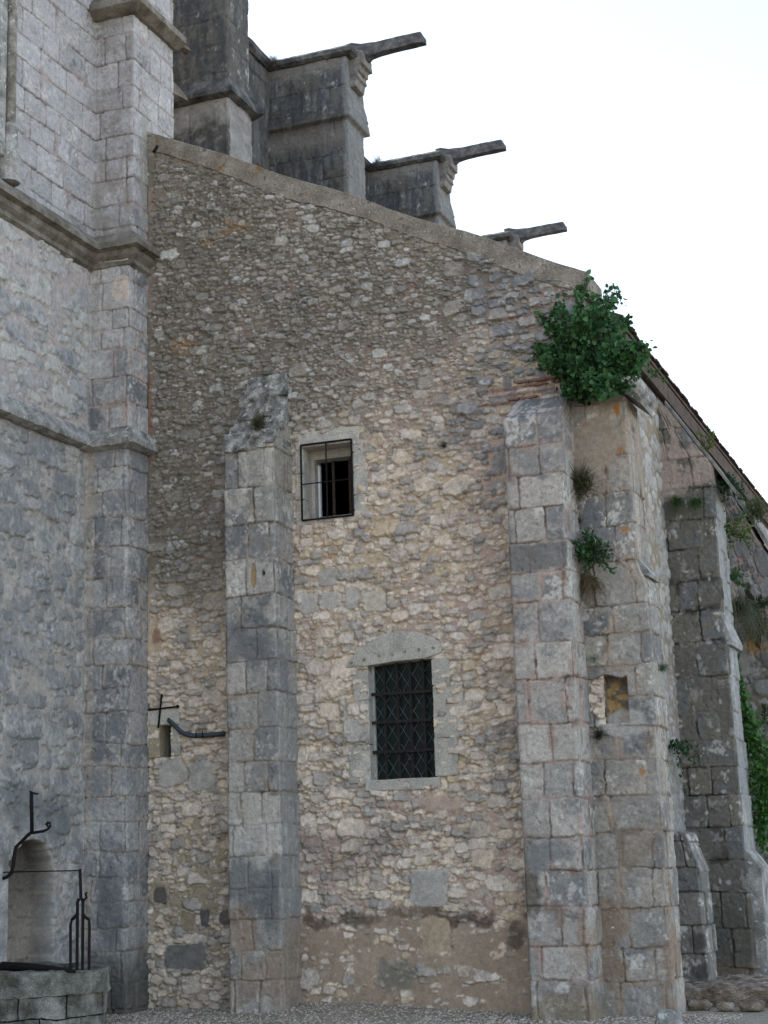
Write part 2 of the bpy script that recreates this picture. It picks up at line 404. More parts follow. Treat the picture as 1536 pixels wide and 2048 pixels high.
def sweep_profile(name, path, prof, mat, parent, jit=0.0, seed=0, step=.05):
    """moulding: profile (out, z) carried along a plan path; outward is to the right of travel; mitred"""
    path = [np.array(p, float) for p in path]; pts = []; nrm = []
    n = len(path)
    segn = []
    for i in range(n-1):
        d = path[i+1]-path[i]; d /= np.linalg.norm(d); segn.append(np.array([d[1], -d[0]]))
    for i in range(n-1):
        L = np.linalg.norm(path[i+1]-path[i]); k = max(1, int(L/step))
        for j in range(k):
            pts.append(path[i]+(path[i+1]-path[i])*j/k)
            nrm.append(segn[i] if j or i == 0 else segn[i-1]+segn[i])
    pts.append(path[-1]); nrm.append(segn[-1])
    rs = np.random.RandomState(seed); bm = bmesh.new(); rings = []
    for p, q in zip(pts, nrm):
        rings.append([bm.verts.new((p[0]+q[0]*(o+rs.uniform(-jit, jit)), p[1]+q[1]*(o+rs.uniform(-jit, jit)), z+rs.uniform(-jit, jit))) for (o, z) in prof])
    for a, b in zip(rings[:-1], rings[1:]):
        for i in range(len(prof)):
            j = (i+1) % len(prof); bm.faces.new((a[i], b[i], b[j], a[j]))
    bm.faces.new(rings[0]); bm.faces.new(rings[-1][::-1])
    bmesh.ops.recalc_face_normals(bm, faces=bm.faces)
    return from_bm(name, bm, mat, parent)

def tube_bm(bm, pts, r, seg=8, r2=None):
    pts = [Vector(p) for p in pts]; rings = []
    for i, p in enumerate(pts):
        t = (pts[min(i+1, len(pts)-1)]-pts[max(i-1, 0)]).normalized()
        a = t.cross(Vector((0, 0, 1)))
        if a.length < .05: a = t.cross(Vector((0, 1, 0)))
        a.normalize(); b = t.cross(a)
        rr = r if r2 is None else r+(r2-r)*i/(len(pts)-1)
        rings.append([bm.verts.new(p+a*math.cos(k*2*math.pi/seg)*rr+b*math.sin(k*2*math.pi/seg)*rr) for k in range(seg)])
    for A, B in zip(rings[:-1], rings[1:]):
        for k in range(seg): bm.faces.new((A[k], A[(k+1) % seg], B[(k+1) % seg], B[k]))
    bm.faces.new(rings[0][::-1]); bm.faces.new(rings[-1])
def tube(name, pts, r, mat, parent=None, seg=8, r2=None):
    bm = bmesh.new(); tube_bm(bm, pts, r, seg, r2); bmesh.ops.recalc_face_normals(bm, faces=bm.faces)
    return from_bm(name, bm, mat, parent, smooth=seg > 5)

# ------------------------------------------------------------------ ground
def ground_z(X, Y):
    return .09*np.exp(-((X+1.5)/1.1)**2-((Y)/.7)**2)-.03*ss(0, 1.5, X)
def build_ground():
    xs = np.concatenate([[-1500, -300, -60, -20], np.linspace(-8, 6, 141), [15, 60, 300, 1500]])
    ys = np.concatenate([[-1500, -300, -60, -20], np.linspace(-10, 12, 221), [40, 300, 1500]])
    X, Y = np.meshgrid(xs, ys); Z = ground_z(X, Y)+(fbm(X, Y, .4, 3)-.5)*.02
    me = bpy.data.meshes.new('ground'); nz, nu = X.shape
    ii = (np.arange(nz-1)[:, None]*nu+np.arange(nu-1)[None, :]); q = np.stack([ii, ii+1, ii+nu+1, ii+nu], -1).reshape(-1, 4)
    me.from_pydata(np.stack([X, Y, Z], -1).reshape(-1, 3).tolist(), [], q.tolist())
    mt, n, b = new_mat('gravel_yard')
    tc = n.nodes.new('ShaderNodeTexCoord'); v = n.nodes.new('ShaderNodeTexVoronoi'); v.inputs['Scale'].default_value = 45
    ns = n.nodes.new('ShaderNodeTexNoise'); ns.inputs['Scale'].default_value = 1.5; ns.inputs['Detail'].default_value = 6
    for k in (v, ns): n.links.new(tc.outputs['Object'], k.inputs['Vector'])
    cr = n.nodes.new('ShaderNodeValToRGB'); cr.color_ramp.elements[0].color = (.21, .175, .14, 1); cr.color_ramp.elements[1].color = (.42, .365, .30, 1)
    sx = n.nodes.new('ShaderNodeSeparateColor'); n.links.new(v.outputs['Color'], sx.inputs[0]); n.links.new(sx.outputs[0], cr.inputs[0])
    cr2 = n.nodes.new('ShaderNodeValToRGB'); cr2.color_ramp.elements[0].color = (.75, .78, .72, 1); cr2.color_ramp.elements[1].color = (1.1, 1.05, 1, 1)
    n.links.new(ns.outputs['Fac'], cr2.inputs[0])
    mx = n.nodes.new('ShaderNodeMix'); mx.data_type = 'RGBA'; mx.blend_type = 'MULTIPLY'; mx.inputs[0].default_value = 1
    n.links.new(cr.outputs[0], mx.inputs[6]); n.links.new(cr2.outputs[0], mx.inputs[7]); n.links.new(mx.outputs[2], b.inputs['Base Color'])
    bp = n.nodes.new('ShaderNodeBump'); bp.inputs['Distance'].default_value = .02; bp.inputs['Strength'].default_value = .8; bp.invert = True
    n.links.new(v.outputs['Distance'], bp.inputs['Height']); n.links.new(bp.outputs[0], b.inputs['Normal']); b.inputs['Roughness'].default_value = 1
    o = link('ground', me, None, (mt,)); tag(o, kind='structure')
    # loose gravel in the strip at the wall's foot
    rs = np.random.RandomState(4); N = 15000
    X = rs.uniform(-4.4, 2.6, N); Y = rs.uniform(-2.6, .12, N); s = rs.uniform(.006, .017, N); Z = ground_z(X, Y)+s*.3
    base = np.array([(1, 0, 0), (-1, 0, 0), (0, 1, 0), (0, -1, 0), (0, 0, .7), (0, 0, -.7)], float)
    fac = np.array([(0, 2, 4), (2, 1, 4), (1, 3, 4), (3, 0, 4), (2, 0, 5), (1, 2, 5), (3, 1, 5), (0, 3, 5)])
    an = rs.rand(N)*6.28; ca, sa = np.cos(an), np.sin(an); st = rs.uniform(.7, 1.5, N)
    bx = base[None]*np.stack([s*st, s, s], -1)[:, None]
    V = np.stack([bx[..., 0]*ca[:, None]-bx[..., 1]*sa[:, None]+X[:, None], bx[..., 0]*sa[:, None]+bx[..., 1]*ca[:, None]+Y[:, None], bx[..., 2]+Z[:, None]], -1)
    F = (fac[None]+(np.arange(N)*6)[:, None, None]).reshape(-1, 3)
    me = bpy.data.meshes.new('gravel'); me.from_pydata(V.reshape(-1, 3).tolist(), [], F.tolist())
    c = np.array((.37, .32, .265))*rs.uniform(.5, 1.5, (N, 1))*rs.uniform(.93, 1.07, (N, 3)); c = np.repeat(np.concatenate([c, np.ones((N, 1))], 1), 6, 0)
    a = me.color_attributes.new('Col', 'FLOAT_COLOR', 'POINT'); a.data.foreach_set('color', c.reshape(-1).astype(np.float32))
    tag(link('gravel', me, None, (M_WALL,)), 'loose pale gravel spread along the foot of the walls', 'gravel', kind='stuff')
build_ground()

# ------------------------------------------------------------------ the gable wall
XL, XG, XR = -4.26, -3.74, 1.45          # church wall face, corner of the gable, right end of the gable
def gtop(X): return np.interp(X, [-3.9, 1.49], [10.11, 7.44])-.09
BW = (-1.10, -.365, 2.325, 3.555)        # barred lattice window opening
SW = (-1.80, -1.21, 5.19, 6.01)          # small upper window, outer reveal
SL = (-3.60, -3.45, 2.69, 3.04)          # slit

def build_gable():
    root = thing('gable_wall', 'tall sloping rubble stone gable wall with two barred windows, behind the buttresses', 'wall', (-1.2, 0, 0))
    p = Panel(XG-.05, XR+.05, -.15, 10.2, .008)
    U, Z = p.U, p.Z
    def size(u, z):
        k = .92
        if z > 6.4: k = .68 if u < .2 else .9
        elif z > 4.4 and u < -2.5: k = .76
        elif z < 2.2: k = 1.0
        if u > .3 and z > 5: k *= 1.15
        return k
    rubble(p, 11, ((.10, .15, 1.3, 2.0, 90), (.068, .10, 1.3, 2.3, 700), (.045, .068, 1.3, 2.6, 9000), (.027, .045, 1.2, 2.5, 40000), (.013, .027, 1, 2.0, 60000)), size)
    r = p.rnd[p.idx]
    n1 = fbm(U, Z, 1.2, 1, 5); n2 = fbm(U, Z, .16, 2, 4, .6); n3 = fbm(U, Z, .035, 3, 3, .6); n4 = fbm(U, Z, .5, 4, 4)
    up = ss(5.7, 7.2, Z+(n4-.5)*1.6-np.clip(U+.6, -1, 2)*.35+ (U < -2.6)*1.6)       # greyer, smaller, dirtier upper masonry
    low = 1-ss(.85, 1.1, Z+(n4-.5)*.5+(n2-.5)*.25)                              # rendered foot of the wall
    leftlow = (1-ss(1.9, 2.4, Z+(n4-.5)*.5))*(U < -2.5)
    midlow = (1-ss(1.95, 2.35, Z+(n4-.5)*.9))*(1-low)
    # --- stone heights
    e = np.clip(p.e/(.006+.16*p.sz*.5), 0, 1); bul = 1-(1-e)**2.4
    fac = fbm(U+r[..., 0]*40, Z+r[..., 1]*40, .085, 37, 3, .5)-.5; fa2 = np.abs(fbm(U+r[..., 3]*30, Z+r[..., 5]*30, .05, 38, 2)-.5)
    hs = .000+.026*bul+fac*.028-fa2*.014+(r[..., 2]-.5)*.036+(r[..., 3]-.5)*p.du*.34+(r[..., 4]-.85)*p.dz*.45+(n2-.5)*.02+(n3-.5)*.012
    ml = -.013+(n4-.5)*.020+(n2-.5)*.010
    ml = ml-.034*ss(.44, .58, fbm(U, Z, .5, 33, 4))*(1-low)-.06*ss(.60, .68, fbm(U, Z, .13, 34, 3))*(1-low)*(1-.6*midlow)                      # washed-out joints
    ml = ml-.006*up*(1-low)+.028*midlow+.041*low*(U > -2.5)+.010*leftlow+.012*ss(.55, .66, fbm(U, Z, .45, 55, 4))*midlow
    for (cu, cz, ru, rz) in ((-1.55, 4.55, .25, .12), (.35, 4.35, .30, .25), (-.75, 3.95, .55, .14), (-.7, 2.0, .7, .15), (-1.25, 6.3, .3, .3), (-.9, 6.0, .18, .4), (-.15, 3.0, .12, .7)):
        ml = ml+.02*blob(U, Z, cu, cz, ru, rz, 5)
    kt = (1-ss(.05, .16, gtop(U)-Z+(n2-.5)*.12)); ml = ml+.018*kt
    crk = (1-ss(.006, .014, p.e))*ss(.38, .50, fbm(U, Z, .22, 36, 4))*(1-low)*(1-.6*midlow)*(1-.35*up)*(1-kt); ml = ml-.040*crk
    ml = np.maximum(ml, .03*(1-ss(.0, .10, U-XG+(n2-.5)*.06))*ss(3, 4, Z)-.02*(1-ss(3, 4, Z)))              # fillet of mortar along the church corner
    stone = ss(-.002, .003, hs-(ml+(n3-.5)*.006))
    # --- stone colours
    q = r[..., 0]
    c = mix(mix(np.array((.56, .475, .37)), np.array((.55, .49, .42)), np.clip(q*2, 0, 1)), np.array((.42, .365, .31)), np.clip(q*2-1, 0, 1))
    c = mix(c, np.array((.25, .24, .225)), (r[..., 1] > .82)*.75)
    c = mix(c, np.array((.40, .31, .19)), ((r[..., 5] > .93) & (r[..., 1] < .8))*.6)
    cu_ = mix(mix(np.array((.30, .265, .225)), np.array((.18, .163, .138)), q), np.array((.36, .325, .285)), ss(.7, .9, r[..., 5]))
    cu_ = mix(cu_, np.array((.48, .465, .435)), (r[..., 6] > .87)*.75)
    ol = blob(U, Z, -3.2, 6.2, .8, 2.6, 9, .6, .4)+blob(U, Z, -3.1, 8.8, .9, .9, 9, .6, .4); cu_ = mix(cu_, np.array((.16, .145, .105)), np.clip(ol, 0, 1)*(r[..., 6] < .8)*.5)
    c = mix(c, cu_, up*.92)
    rightdark = ss(-.2, .5, U+(n4-.5)*.8)*ss(4.4, 5.6, Z+(n1-.5)*1.5)
    c = mix(c, GREY*.75, rightdark*(.35+.6*(r[..., 1] > .45)))
    # lichen film, grey-blue, on faces
    c = mix(c, np.array((.17, .17, .17)), ss(.53, .66, n2*.5+n3*.2+n1*.3+(r[..., 7]-.5)*.15)*.42)
    c = mix(c, np.array((.50, .49, .46)), ss(.60, .68, fbm(U, Z, .07, 44, 4, .7))*.5*(.35+.65*(r[..., 6] > .5)))
    c = c*(.70+.60*n3)[..., None]*(.84+.32*fbm(U, Z, .015, 45, 2))[..., None]
    c = mix(c, c*.6, (1-ss(.0, .012, p.e))*.4)  # stone rims darkened: shade beside the joints put into the colour
    c = c*(1+(1-up)[..., None]*np.array((.165, .115, .085)))
    # --- mortar colours
    mu = np.array((.155, .132, .105)); mc = mix(np.array((.46, .36, .25)), np.array((.42, .315, .255)), ss(.48, .62, fbm(U, Z, .8, 66, 4)))
    mc = mix(mc, np.array((.43, .32, .265)), midlow*.9*(U > -2.5)); mc = mix(mc, np.array((.34, .285, .205)), np.clip(leftlow, 0, 1))
    mc = mix(mc, mu*(1+.25*(n4[..., None]-.5)), up)
    mc = mix(mc, np.array((.25, .18, .145)), up*ss(.54, .66, fbm(U, Z, .5, 77, 4))*.7)
    mc = mix(mc, np.array((.22, .19, .15)), kt)
    # deep open joints: dirt, plus crevice shade darkened into the mortar colour
    mc = mix(mc, mc*.36, ss(.018, .05, -ml)*.9)
    render = np.array((.325, .25, .185)); mc = mix(mc, render*(.8+.45*n4)[..., None]*(.88+.24*n3)[..., None], low*(U > -2.5))
    c = mix(mc, c, stone); h = np.where(hs > ml, hs, ml+(n3-.5)*.006)
    # damp stains on the render
    st = ss(.82, .90, Z+(n2-.5)*.35)*(1-ss(.94, 1.02, Z+(n2-.5)*.3))*ss(.42, .6, fbm(U, Z*.6, .45, 88, 4))*(U > -1.9)
    c = mix(c, np.array((.10, .072, .05)), st*.85)
    for (cu, cz, ru, rz, k, colr) in ((.42, .74, .10, .13, .75, (.08, .06, .045)), (-1.3, .92, .20, .07, .7, (.075, .06, .05)), (-.9, .35, .22, .15, .7, (.15, .15, .125)), (-.62, .98, .34, .05, .6, (.12, .08, .055)), (-1.45, 1.55, .5, .25, .45, (.20, .165, .15)), (-.9, 1.75, .35, .12, .4, (.17, .14, .135))):
        c = mix(c, np.array(colr), blob(U, Z, cu, cz, ru, rz, 8, .7, .35)*k)
    # named patches: big pale block low down, yellow block below it, dark stones by the left corner, brick scraps
    for (u0, u1, z0, z1, colr, dh) in ((-.72, -.28, 1.02, 1.40, LIGHT*.85, .02), (-.60, -.27, .58, .93, np.array((.42, .34, .23)), .012), (-3.66, -3.50, 1.13, 1.30, np.array((.09, .08, .075)), .02), (-3.12, -3.0, .86, 1.05, np.array((.085, .085, .09)), .015), (-2.88, -2.58, .86, 1.04, np.array((.10, .09, .085)), .015),
                                (-3.35, -3.18, .83, 1.02, np.array((.26, .21, .14)), .01), (-3.55, -3.03, .42, .70, np.array((.16, .16, .15)), .015), (-3.62, -3.28, 2.36, 2.66, LIGHT*.86, .012), (-3.25, -2.92, 2.30, 2.62, LIGHT*.92, .02), (.53, .62, 6.35, 6.52, GREY*.7, .0), (-1.66, -1.42, 4.42, 4.62, LIGHT*.85, .012), (-1.62, -1.38, 4.18, 4.36, LIGHT*.9, .012), (-1.34, -1.17, 4.15, 4.38, LIGHT*.86, .015), (-1.14, -.86, 4.10, 4.33, CREAM*.95, .012), (-1.86, -1.64, 4.15, 4.36, LIGHT*.88, .012)):
        dd = (np.abs((U-(u0+u1)/2+(n2-.5)*.05)/((u1-u0)/2))**5+np.abs((Z-(z0+z1)/2+(n4-.5)*.05)/((z1-z0)/2))**5)**.2+(fbm(U, Z, .09, 12, 3)-.5)*.45
        k = 1-ss(.94, 1.0, dd); c = mix(c, colr*(.7+.6*n2)[..., None]*(.85+.3*n3)[..., None], k*.88); h = h*(1-k)+k*(dh+(n2-.5)*.012)
        ring = ss(.94, .99, dd)*(1-ss(1.04, 1.12, dd)); h = h-.012*ring
    for (cu, cz, ru, rz) in ((.60, 6.37, .40, .018), (.72, 6.30, .33, .016), (.45, 6.22, .22, .014), (.70, 7.15, .3, .012), (-3.63, 4.05, .05, .10), (-3.70, 6.6, .03, .5), (-.42, 2.24, .02, .05)):
        k = blob(U, Z, cu, cz, ru, rz, 3, .35, .2, .08); c = mix(c, np.array((.20, .095, .07)), k*.7); h = h+.012*k
    # orange lichen high on the left
    for (cu, cz, ru, rz) in ((-2.62, 8.75, .22, .10), (-2.95, 8.62, .10, .06), (-2.9, 9.6, .1, .04), (-3.3, 7.4, .25, .12)):
        c = mix(c, np.array((.27, .15, .055)), blob(U, Z, cu, cz, ru*.7, rz*.7, 6, 1.6, .3, .035)*.5)
    p.h = h; p.col = np.clip(c*1.0, .008, .75)
    zc = 6.4; tb = .635
    def zmap(u, t):
        lo = -.12+(zc+.12)*t/tb; hi = zc+(gtop(u)-zc)*(t-tb)/(1-tb); return np.where(t < tb, lo, hi)
    holes = [(BW[0], BW[1], BW[2], BW[3]), (SW[0]+.0, SW[1]-.0, SW[2], SW[3]), (SL[0], SL[1], SL[2], SL[3])]
    sheet('rubble_masonry', [(-.12, [(XG, 0), (XR, 0)]), (10.1, [(XG, 0), (XR, 0)])], p, root, .0085, holes=holes, zmap=zmap, u0=XG)
    # back and end of the wall, its thickness
    bm = bmesh.new(); T = .55
    poly = [(XG, -.1), (XR, -.1), (XR, float(gtop(XR))), (XG, float(gtop(XG)))]
    a = [bm.verts.new((x, .012, z)) for x, z in poly]; b = [bm.verts.new((x, T, z)) for x, z in poly]
    bm.faces.new(b[::-1])
    for i in range(1, 4): bm.faces.new((a[i], b[i], b[(i+1) % 4], a[(i+1) % 4]))
    from_bm('wall_core', bm, M_CAP, root)
    # coping: a band of mortar-faced stone along the slope
    x0, x1 = XG-.06, 1.53
    t0, t1 = 10.20, 7.53
    n = 260; bm = bmesh.new(); rings = []; rs = np.random.RandomState(5)
    for i in range(n+1):
        x = x0+(x1-x0)*i/n; zt = t0+(t1-t0)*i/n+.014*math.sin(x*4)+.02*float(fbm(np.array(x), np.array(2.3), .3, 8, 4)-.5)
        th = .25+.025*math.sin(x*2.3)+.05*float(fbm(np.array(x), np.array(.3), .22, 3, 4)-.5)
        o = .034+.005*math.sin(x*3.1)
        rings.append([bm.verts.new(q) for q in ((x, .02, zt-th), (x, -o*.9, zt-th+.004), (x, -o, zt-th*.5), (x, -o+.002, zt-.008), (x, -o+.008, zt), (x, .62, zt+.01), (x, .62, zt-th))])
    for A, B in zip(rings[:-1], rings[1:]):
        for k in range(7): bm.faces.new((A[k], B[k], B[(k+1) % 7], A[(k+1) % 7]))
    bm.faces.new(rings[0]); bm.faces.new(rings[-1][::-1]); bmesh.ops.recalc_face_normals(bm, faces=bm.faces)
    from_bm('coping', bm, M_COPE, root, smooth=False)
    return root

def cope_mat():
    mt = stone_mat('gable_coping', (.165, .14, .112), (.235, .205, .165), (.31, .275, .225), 3.5, bump=.8, fine=45)
    n = mt.node_tree; b = n.nodes['Principled BSDF']; src = b.inputs['Base Color'].links[0].from_socket
    tc = n.nodes.new('ShaderNodeTexCoord')
    def layer(src, scale, lo, hi, colr, x0=None, x1=None):
        ns = n.nodes.new('ShaderNodeTexNoise'); ns.inputs['Scale'].default_value = scale; ns.inputs['Detail'].default_value = 3
        n.links.new(tc.outputs['Object'], ns.inputs['Vector'])
        r = n.nodes.new('ShaderNodeMapRange'); r.inputs[1].default_value = lo; r.inputs[2].default_value = hi
        n.links.new(ns.outputs['Fac'], r.inputs[0]); f = r.outputs[0]
        if x0 is not None:
            sp = n.nodes.new('ShaderNodeSeparateXYZ'); n.links.new(tc.outputs['Object'], sp.inputs[0])
            rx = n.nodes.new('ShaderNodeMapRange'); rx.inputs[1].default_value = x0; rx.inputs[2].default_value = x1
            rx.inputs[3].default_value = 1; rx.inputs[4].default_value = 0
            n.links.new(sp.outputs[0], rx.inputs[0]); mm = n.nodes.new('ShaderNodeMath'); mm.operation = 'MULTIPLY'
            n.links.new(f, mm.inputs[0]); n.links.new(rx.outputs[0], mm.inputs[1]); f = mm.outputs[0]
        mx = n.nodes.new('ShaderNodeMix'); mx.data_type = 'RGBA'; n.links.new(f, mx.inputs[0]); n.links.new(src, mx.inputs[6]); mx.inputs[7].default_value = (*colr, 1)
        return mx.outputs[2]
    s = layer(src, 9, .62, .70, (.22, .12, .03), -2.4, -1.6)
    s = layer(s, 38, .68, .71, (.5, .5, .46)); s = layer(s, 14, .62, .70, (.14, .125, .10))
    n.links.new(s, b.inputs['Base Color']); return mt
M_COPE = cope_mat()
gable = build_gable()

def reveal_box(name, x0, x1, z0, z1, d, mat, parent, y0=.03):
    """the four inner faces and the dark back of an opening"""
    bm = bmesh.new(); a = [(x0, z0), (x1, z0), (x1, z1), (x0, z1)]
    f = [bm.verts.new((x, y0, z)) for x, z in a]; b = [bm.verts.new((x, d, z)) for x, z in a]
    for i in range(4): bm.faces.new((f[i], f[(i+1) % 4], b[(i+1) % 4], b[i]))
    return from_bm(name, bm, mat, parent)

def quad_poly(x0, x1, z0, z1, s, j=.012):
    rs = random.Random(s); q = lambda: rs.uniform(-j, j)
    xm, zm = (x0+x1)/2, (z0+z1)/2
    return [(x0+q(), z0+q()), (xm+q(), z0+q()), (x1+q(), z0+q()), (x1+q(), zm+q()), (x1+q(), z1+q()), (xm+q(), z1+q()), (x0+q(), z1+q()), (x0+q(), zm+q())]

def block(name, x0, x1, z0, z1, parent, mat=None, yf=-.024, yb=.14, seed=1, straight=''):
    rs = random.Random(seed); P = quad_poly(x0, x1, z0, z1, seed)
    P = [list(v) for v in P]
    if 'r' in straight:
        for i in (2, 3, 4): P[i][0] = x1
    if 'l' in straight:
        for i in (0, 6, 7): P[i][0] = x0
    if 't' in straight:
        for i in (4, 5, 6): P[i][1] = z1
    if 'b' in straight:
        for i in (0, 1, 2): P[i][1] = z0
    return prism(name, P, 'Y', yf+rs.uniform(-.006, .006), yb, mat or M_SURR, parent, bev=.010, rough=.006, cuts=2, seed=seed)

def build_windows():
    # ---------- lattice window with iron bars
    x0, x1, z0, z1 = BW
    wn = reveal_box('lattice_window', x0-.004, x1+.004, z0-.004, z1+.004, .42, M_STONE, gable, y0=.0)
    lint = [(-1.345, 3.52), (-1.30, 3.60), (-1.20, 3.70), (-1.06, 3.79), (-.92, 3.85), (-.78, 3.87), (-.62, 3.862), (-.47, 3.83), (-.35, 3.785), (-.27, 3.72), (-.24, 3.66), (-.27, 3.60), (-.42, 3.565), (-.8, 3.55), (-1.15, 3.525)]
    lo = prism('lintel', lint, 'Y', -.045, .30, M_SURR, wn, bev=.014, rough=.007, cuts=3, seed=4)
    for (x, z) in ((-1.27, 3.575), (-1.12, 3.60), (-.95, 3.625), (-.80, 3.63), (-.66, 3.65), (-.50, 3.66), (-.34, 3.665)):
        bm = bmesh.new(); bmesh.ops.create_cone(bm, cap_ends=True, segments=10, radius1=.02, radius2=.014, depth=.03, matrix=Matrix.Translation((x, -.046, z)) @ Matrix.Rotation(R(90), 4, 'X'))
        from_bm('peg', bm, M_CAP, wn)
    block('jamb_stone', x0-.17, x0+.01, 3.17, 3.47, wn, seed=11, straight='r'); block('jamb_stone', x0-.28, x0+.01, 2.71, 3.165, wn, seed=12, straight='r'); block('jamb_stone', x0-.24, x0+.01, 2.30, 2.705, wn, seed=13, straight='r')
    block('jamb_stone', x1-.01, x1+.19, 3.27, 3.555, wn, seed=14, straight='l'); block('jamb_stone', x1-.01, x1+.31, 2.74, 3.265, wn, seed=15, straight='l'); block('jamb_stone', x1-.01, x1+.25, 2.34, 2.735, wn, seed=16, straight='l')
    block('sill', x0-.06, x1+.05, 2.215, 2.33, wn, yf=-.035, seed=17, straight='t')
    fr = bmesh.new()
    box_bm(fr, x0+.006, x0+.034, .085, .12, z0, z1)
    from_bm('wooden_frame', fr, M_WOOD, wn)
    box('glass', x0, x1, .130, .138, z0, z1, M_GLASS, wn)
    lb = bmesh.new(); s = .125; k = 1.55
    def clip(px, pz, dx, dz):
        t0, t1 = -9, 9
        for (p_, d_, lo_, hi_) in ((px, dx, x0+.03, x1), (pz, dz, z0, z1)):
            a, b_ = (lo_-p_)/d_, (hi_-p_)/d_; t0 = max(t0, min(a, b_)); t1 = min(t1, max(a, b_))
        return t0, t1
    for sg in (1, -1):
        for i in range(-14, 26):
            px = x0+i*s; pz = z0; dx, dz = 1.0, k*sg
            t0, t1 = clip(px, pz if sg > 0 else z1, dx, dz)
            if t1-t0 < .02: continue
            b0 = pz if sg > 0 else z1
            tube_bm(lb, [(px+t0*dx, .123, b0+t0*dz), (px+t1*dx, .123, b0+t1*dz)], .0036, 4)
    from_bm('leading', lb, M_LATT, wn)
    bb = bmesh.new()
    for i in range(1, 5):
        x = x0+(x1-x0)*(i+.05)/5; box_bm(bb, x-.012, x+.012, .062, .086, z0-.01, z1+.01)
    for j, z in enumerate((2.62, 2.93, 3.23)): box_bm(bb, x0-.02, x1+.02, .042, .060, z-.016, z+.016)
    from_bm('iron_bars', bb, M_RUST, wn)
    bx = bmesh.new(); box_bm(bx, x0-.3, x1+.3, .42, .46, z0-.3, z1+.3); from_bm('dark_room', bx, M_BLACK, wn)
    # ---------- small upper window with projecting grille
    x0, x1, z0, z1 = SW
    wn = reveal_box('small_window', x0, x1, z0, z1, .26, M_REV, gable, y0=0)
    block('lintel', x0-.06, x1+.09, z1-.01, z1+.17, wn, seed=21, straight='b'); block('sill', x0-.10, x1+.06, z0-.06, z0+.008, wn, yf=-.025, seed=22, straight='t')
    for i, (a, b_) in enumerate(((5.17, 5.40), (5.41, 5.70), (5.71, 6.01))):
        block('jamb_stone', x1-.006, x1+.14+.05*(i == 1), a, b_, wn, seed=30+i, straight='l')
        block('jamb_stone', x0-.09, x0+.006, a, b_, wn, seed=35+i, straight='r')
    # inner stone frame (opening in the back plane)
    ix0, ix1, iz0, iz1 = x0+.04, x1-.03, z0+.06, z1-.10
    for q in ((x0, ix0, z0, z1), (ix1, x1, z0, z1), (ix0, ix1, z0, iz0), (ix0, ix1, iz1, z1)):
        box('inner_frame', q[0], q[1], .22, .40, q[2], q[3], M_REV, wn)
    box('pale_frame_strip', ix0+.005, ix0+.03, .30, .34, iz0, iz1-.05, M_PALE, wn)
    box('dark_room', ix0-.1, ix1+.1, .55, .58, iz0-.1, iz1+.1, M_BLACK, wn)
    g = bmesh.new(); yb = .05
    hw = bmesh.new()
    for i in range(2):
        x = ix0+.12+(ix1-ix0-.12)*(i+.25)/2.0
        pts = [(x, .36, iz0), (x, .36, iz1)]
        box_bm(hw, x-.014, x+.014, .35, .37, iz0, iz1)
        for j in range(5):
            z = iz0+(iz1-iz0)*(j+.5)/5; bmesh.ops.create_uvsphere(hw, u_segments=8, v_segments=6, radius=.022, matrix=Matrix.Translation((x, .36, z)))
    from_bm('inner_bars', hw, simple_mat('brown_iron', (.05, .036, .028), .9), wn)
    gx0, gx1, gz0, gz1, gy = x0-.005, x1+.01, z0-.015, z1+.015, -.05
    for (p_, q_, r_) in (((gx0, gy, gz0), (gx0, gy, gz1), .012), ((gx1, gy, gz0), (gx1, gy, gz1), .012), ((gx0, gy, gz0), (gx1, gy, gz0), .012), ((gx0, gy, gz1), (gx1, gy, gz1), .012), (((gx0+gx1)/2, gy, gz0), ((gx0+gx1)/2, gy, gz1), .009), ((gx0, gy, (gz0+gz1)/2-.02), (gx1, gy, (gz0+gz1)/2-.02), .007)):
        tube_bm(g, [p_, q_], r_, 6)
    for z in (gz0+.1, gz1-.1, (gz0+gz1)/2+.1):
        tube_bm(g, [(gx0, gy, z), (gx0-.035, .02, z)], .010, 6); tube_bm(g, [(gx1, gy, z-.05), (gx1+.03, .02, z-.03)], .008, 6)
    from_bm('grille', g, M_IRON, wn)
    # ---------- slit
    x0, x1, z0, z1 = SL
    wn = reveal_box('slit_window', x0, x1, z0, z1, .30, M_REV, gable, y0=0)
    block('jamb_stone', x0-.135, x0+.005, z0-.01, z1+.02, wn, mat=M_BUFF, seed=41, straight='r'); block('jamb_stone', x1-.005, x1+.10, z0+.01, z1-.04, wn, seed=42, straight='l')
    block('lintel', x0-.12, x1+.10, z1, z1+.16, wn, seed=43, straight='b')
    box('glass', x0, x1, .20, .21, z0, z1, M_GREEN, wn)
M_REV = stone_mat('window_reveal_stone', (.32, .30, .27), (.38, .355, .32), (.44, .41, .37), 3, bump=.25)
M_BUFF = stone_mat('buff_stone', (.30, .25, .17), (.38, .32, .22), (.44, .38, .27), 4, bump=.3)
M_GREEN = simple_mat('green_glass', (.035, .05, .035), .3, noise=.4, scale=8)
build_windows()

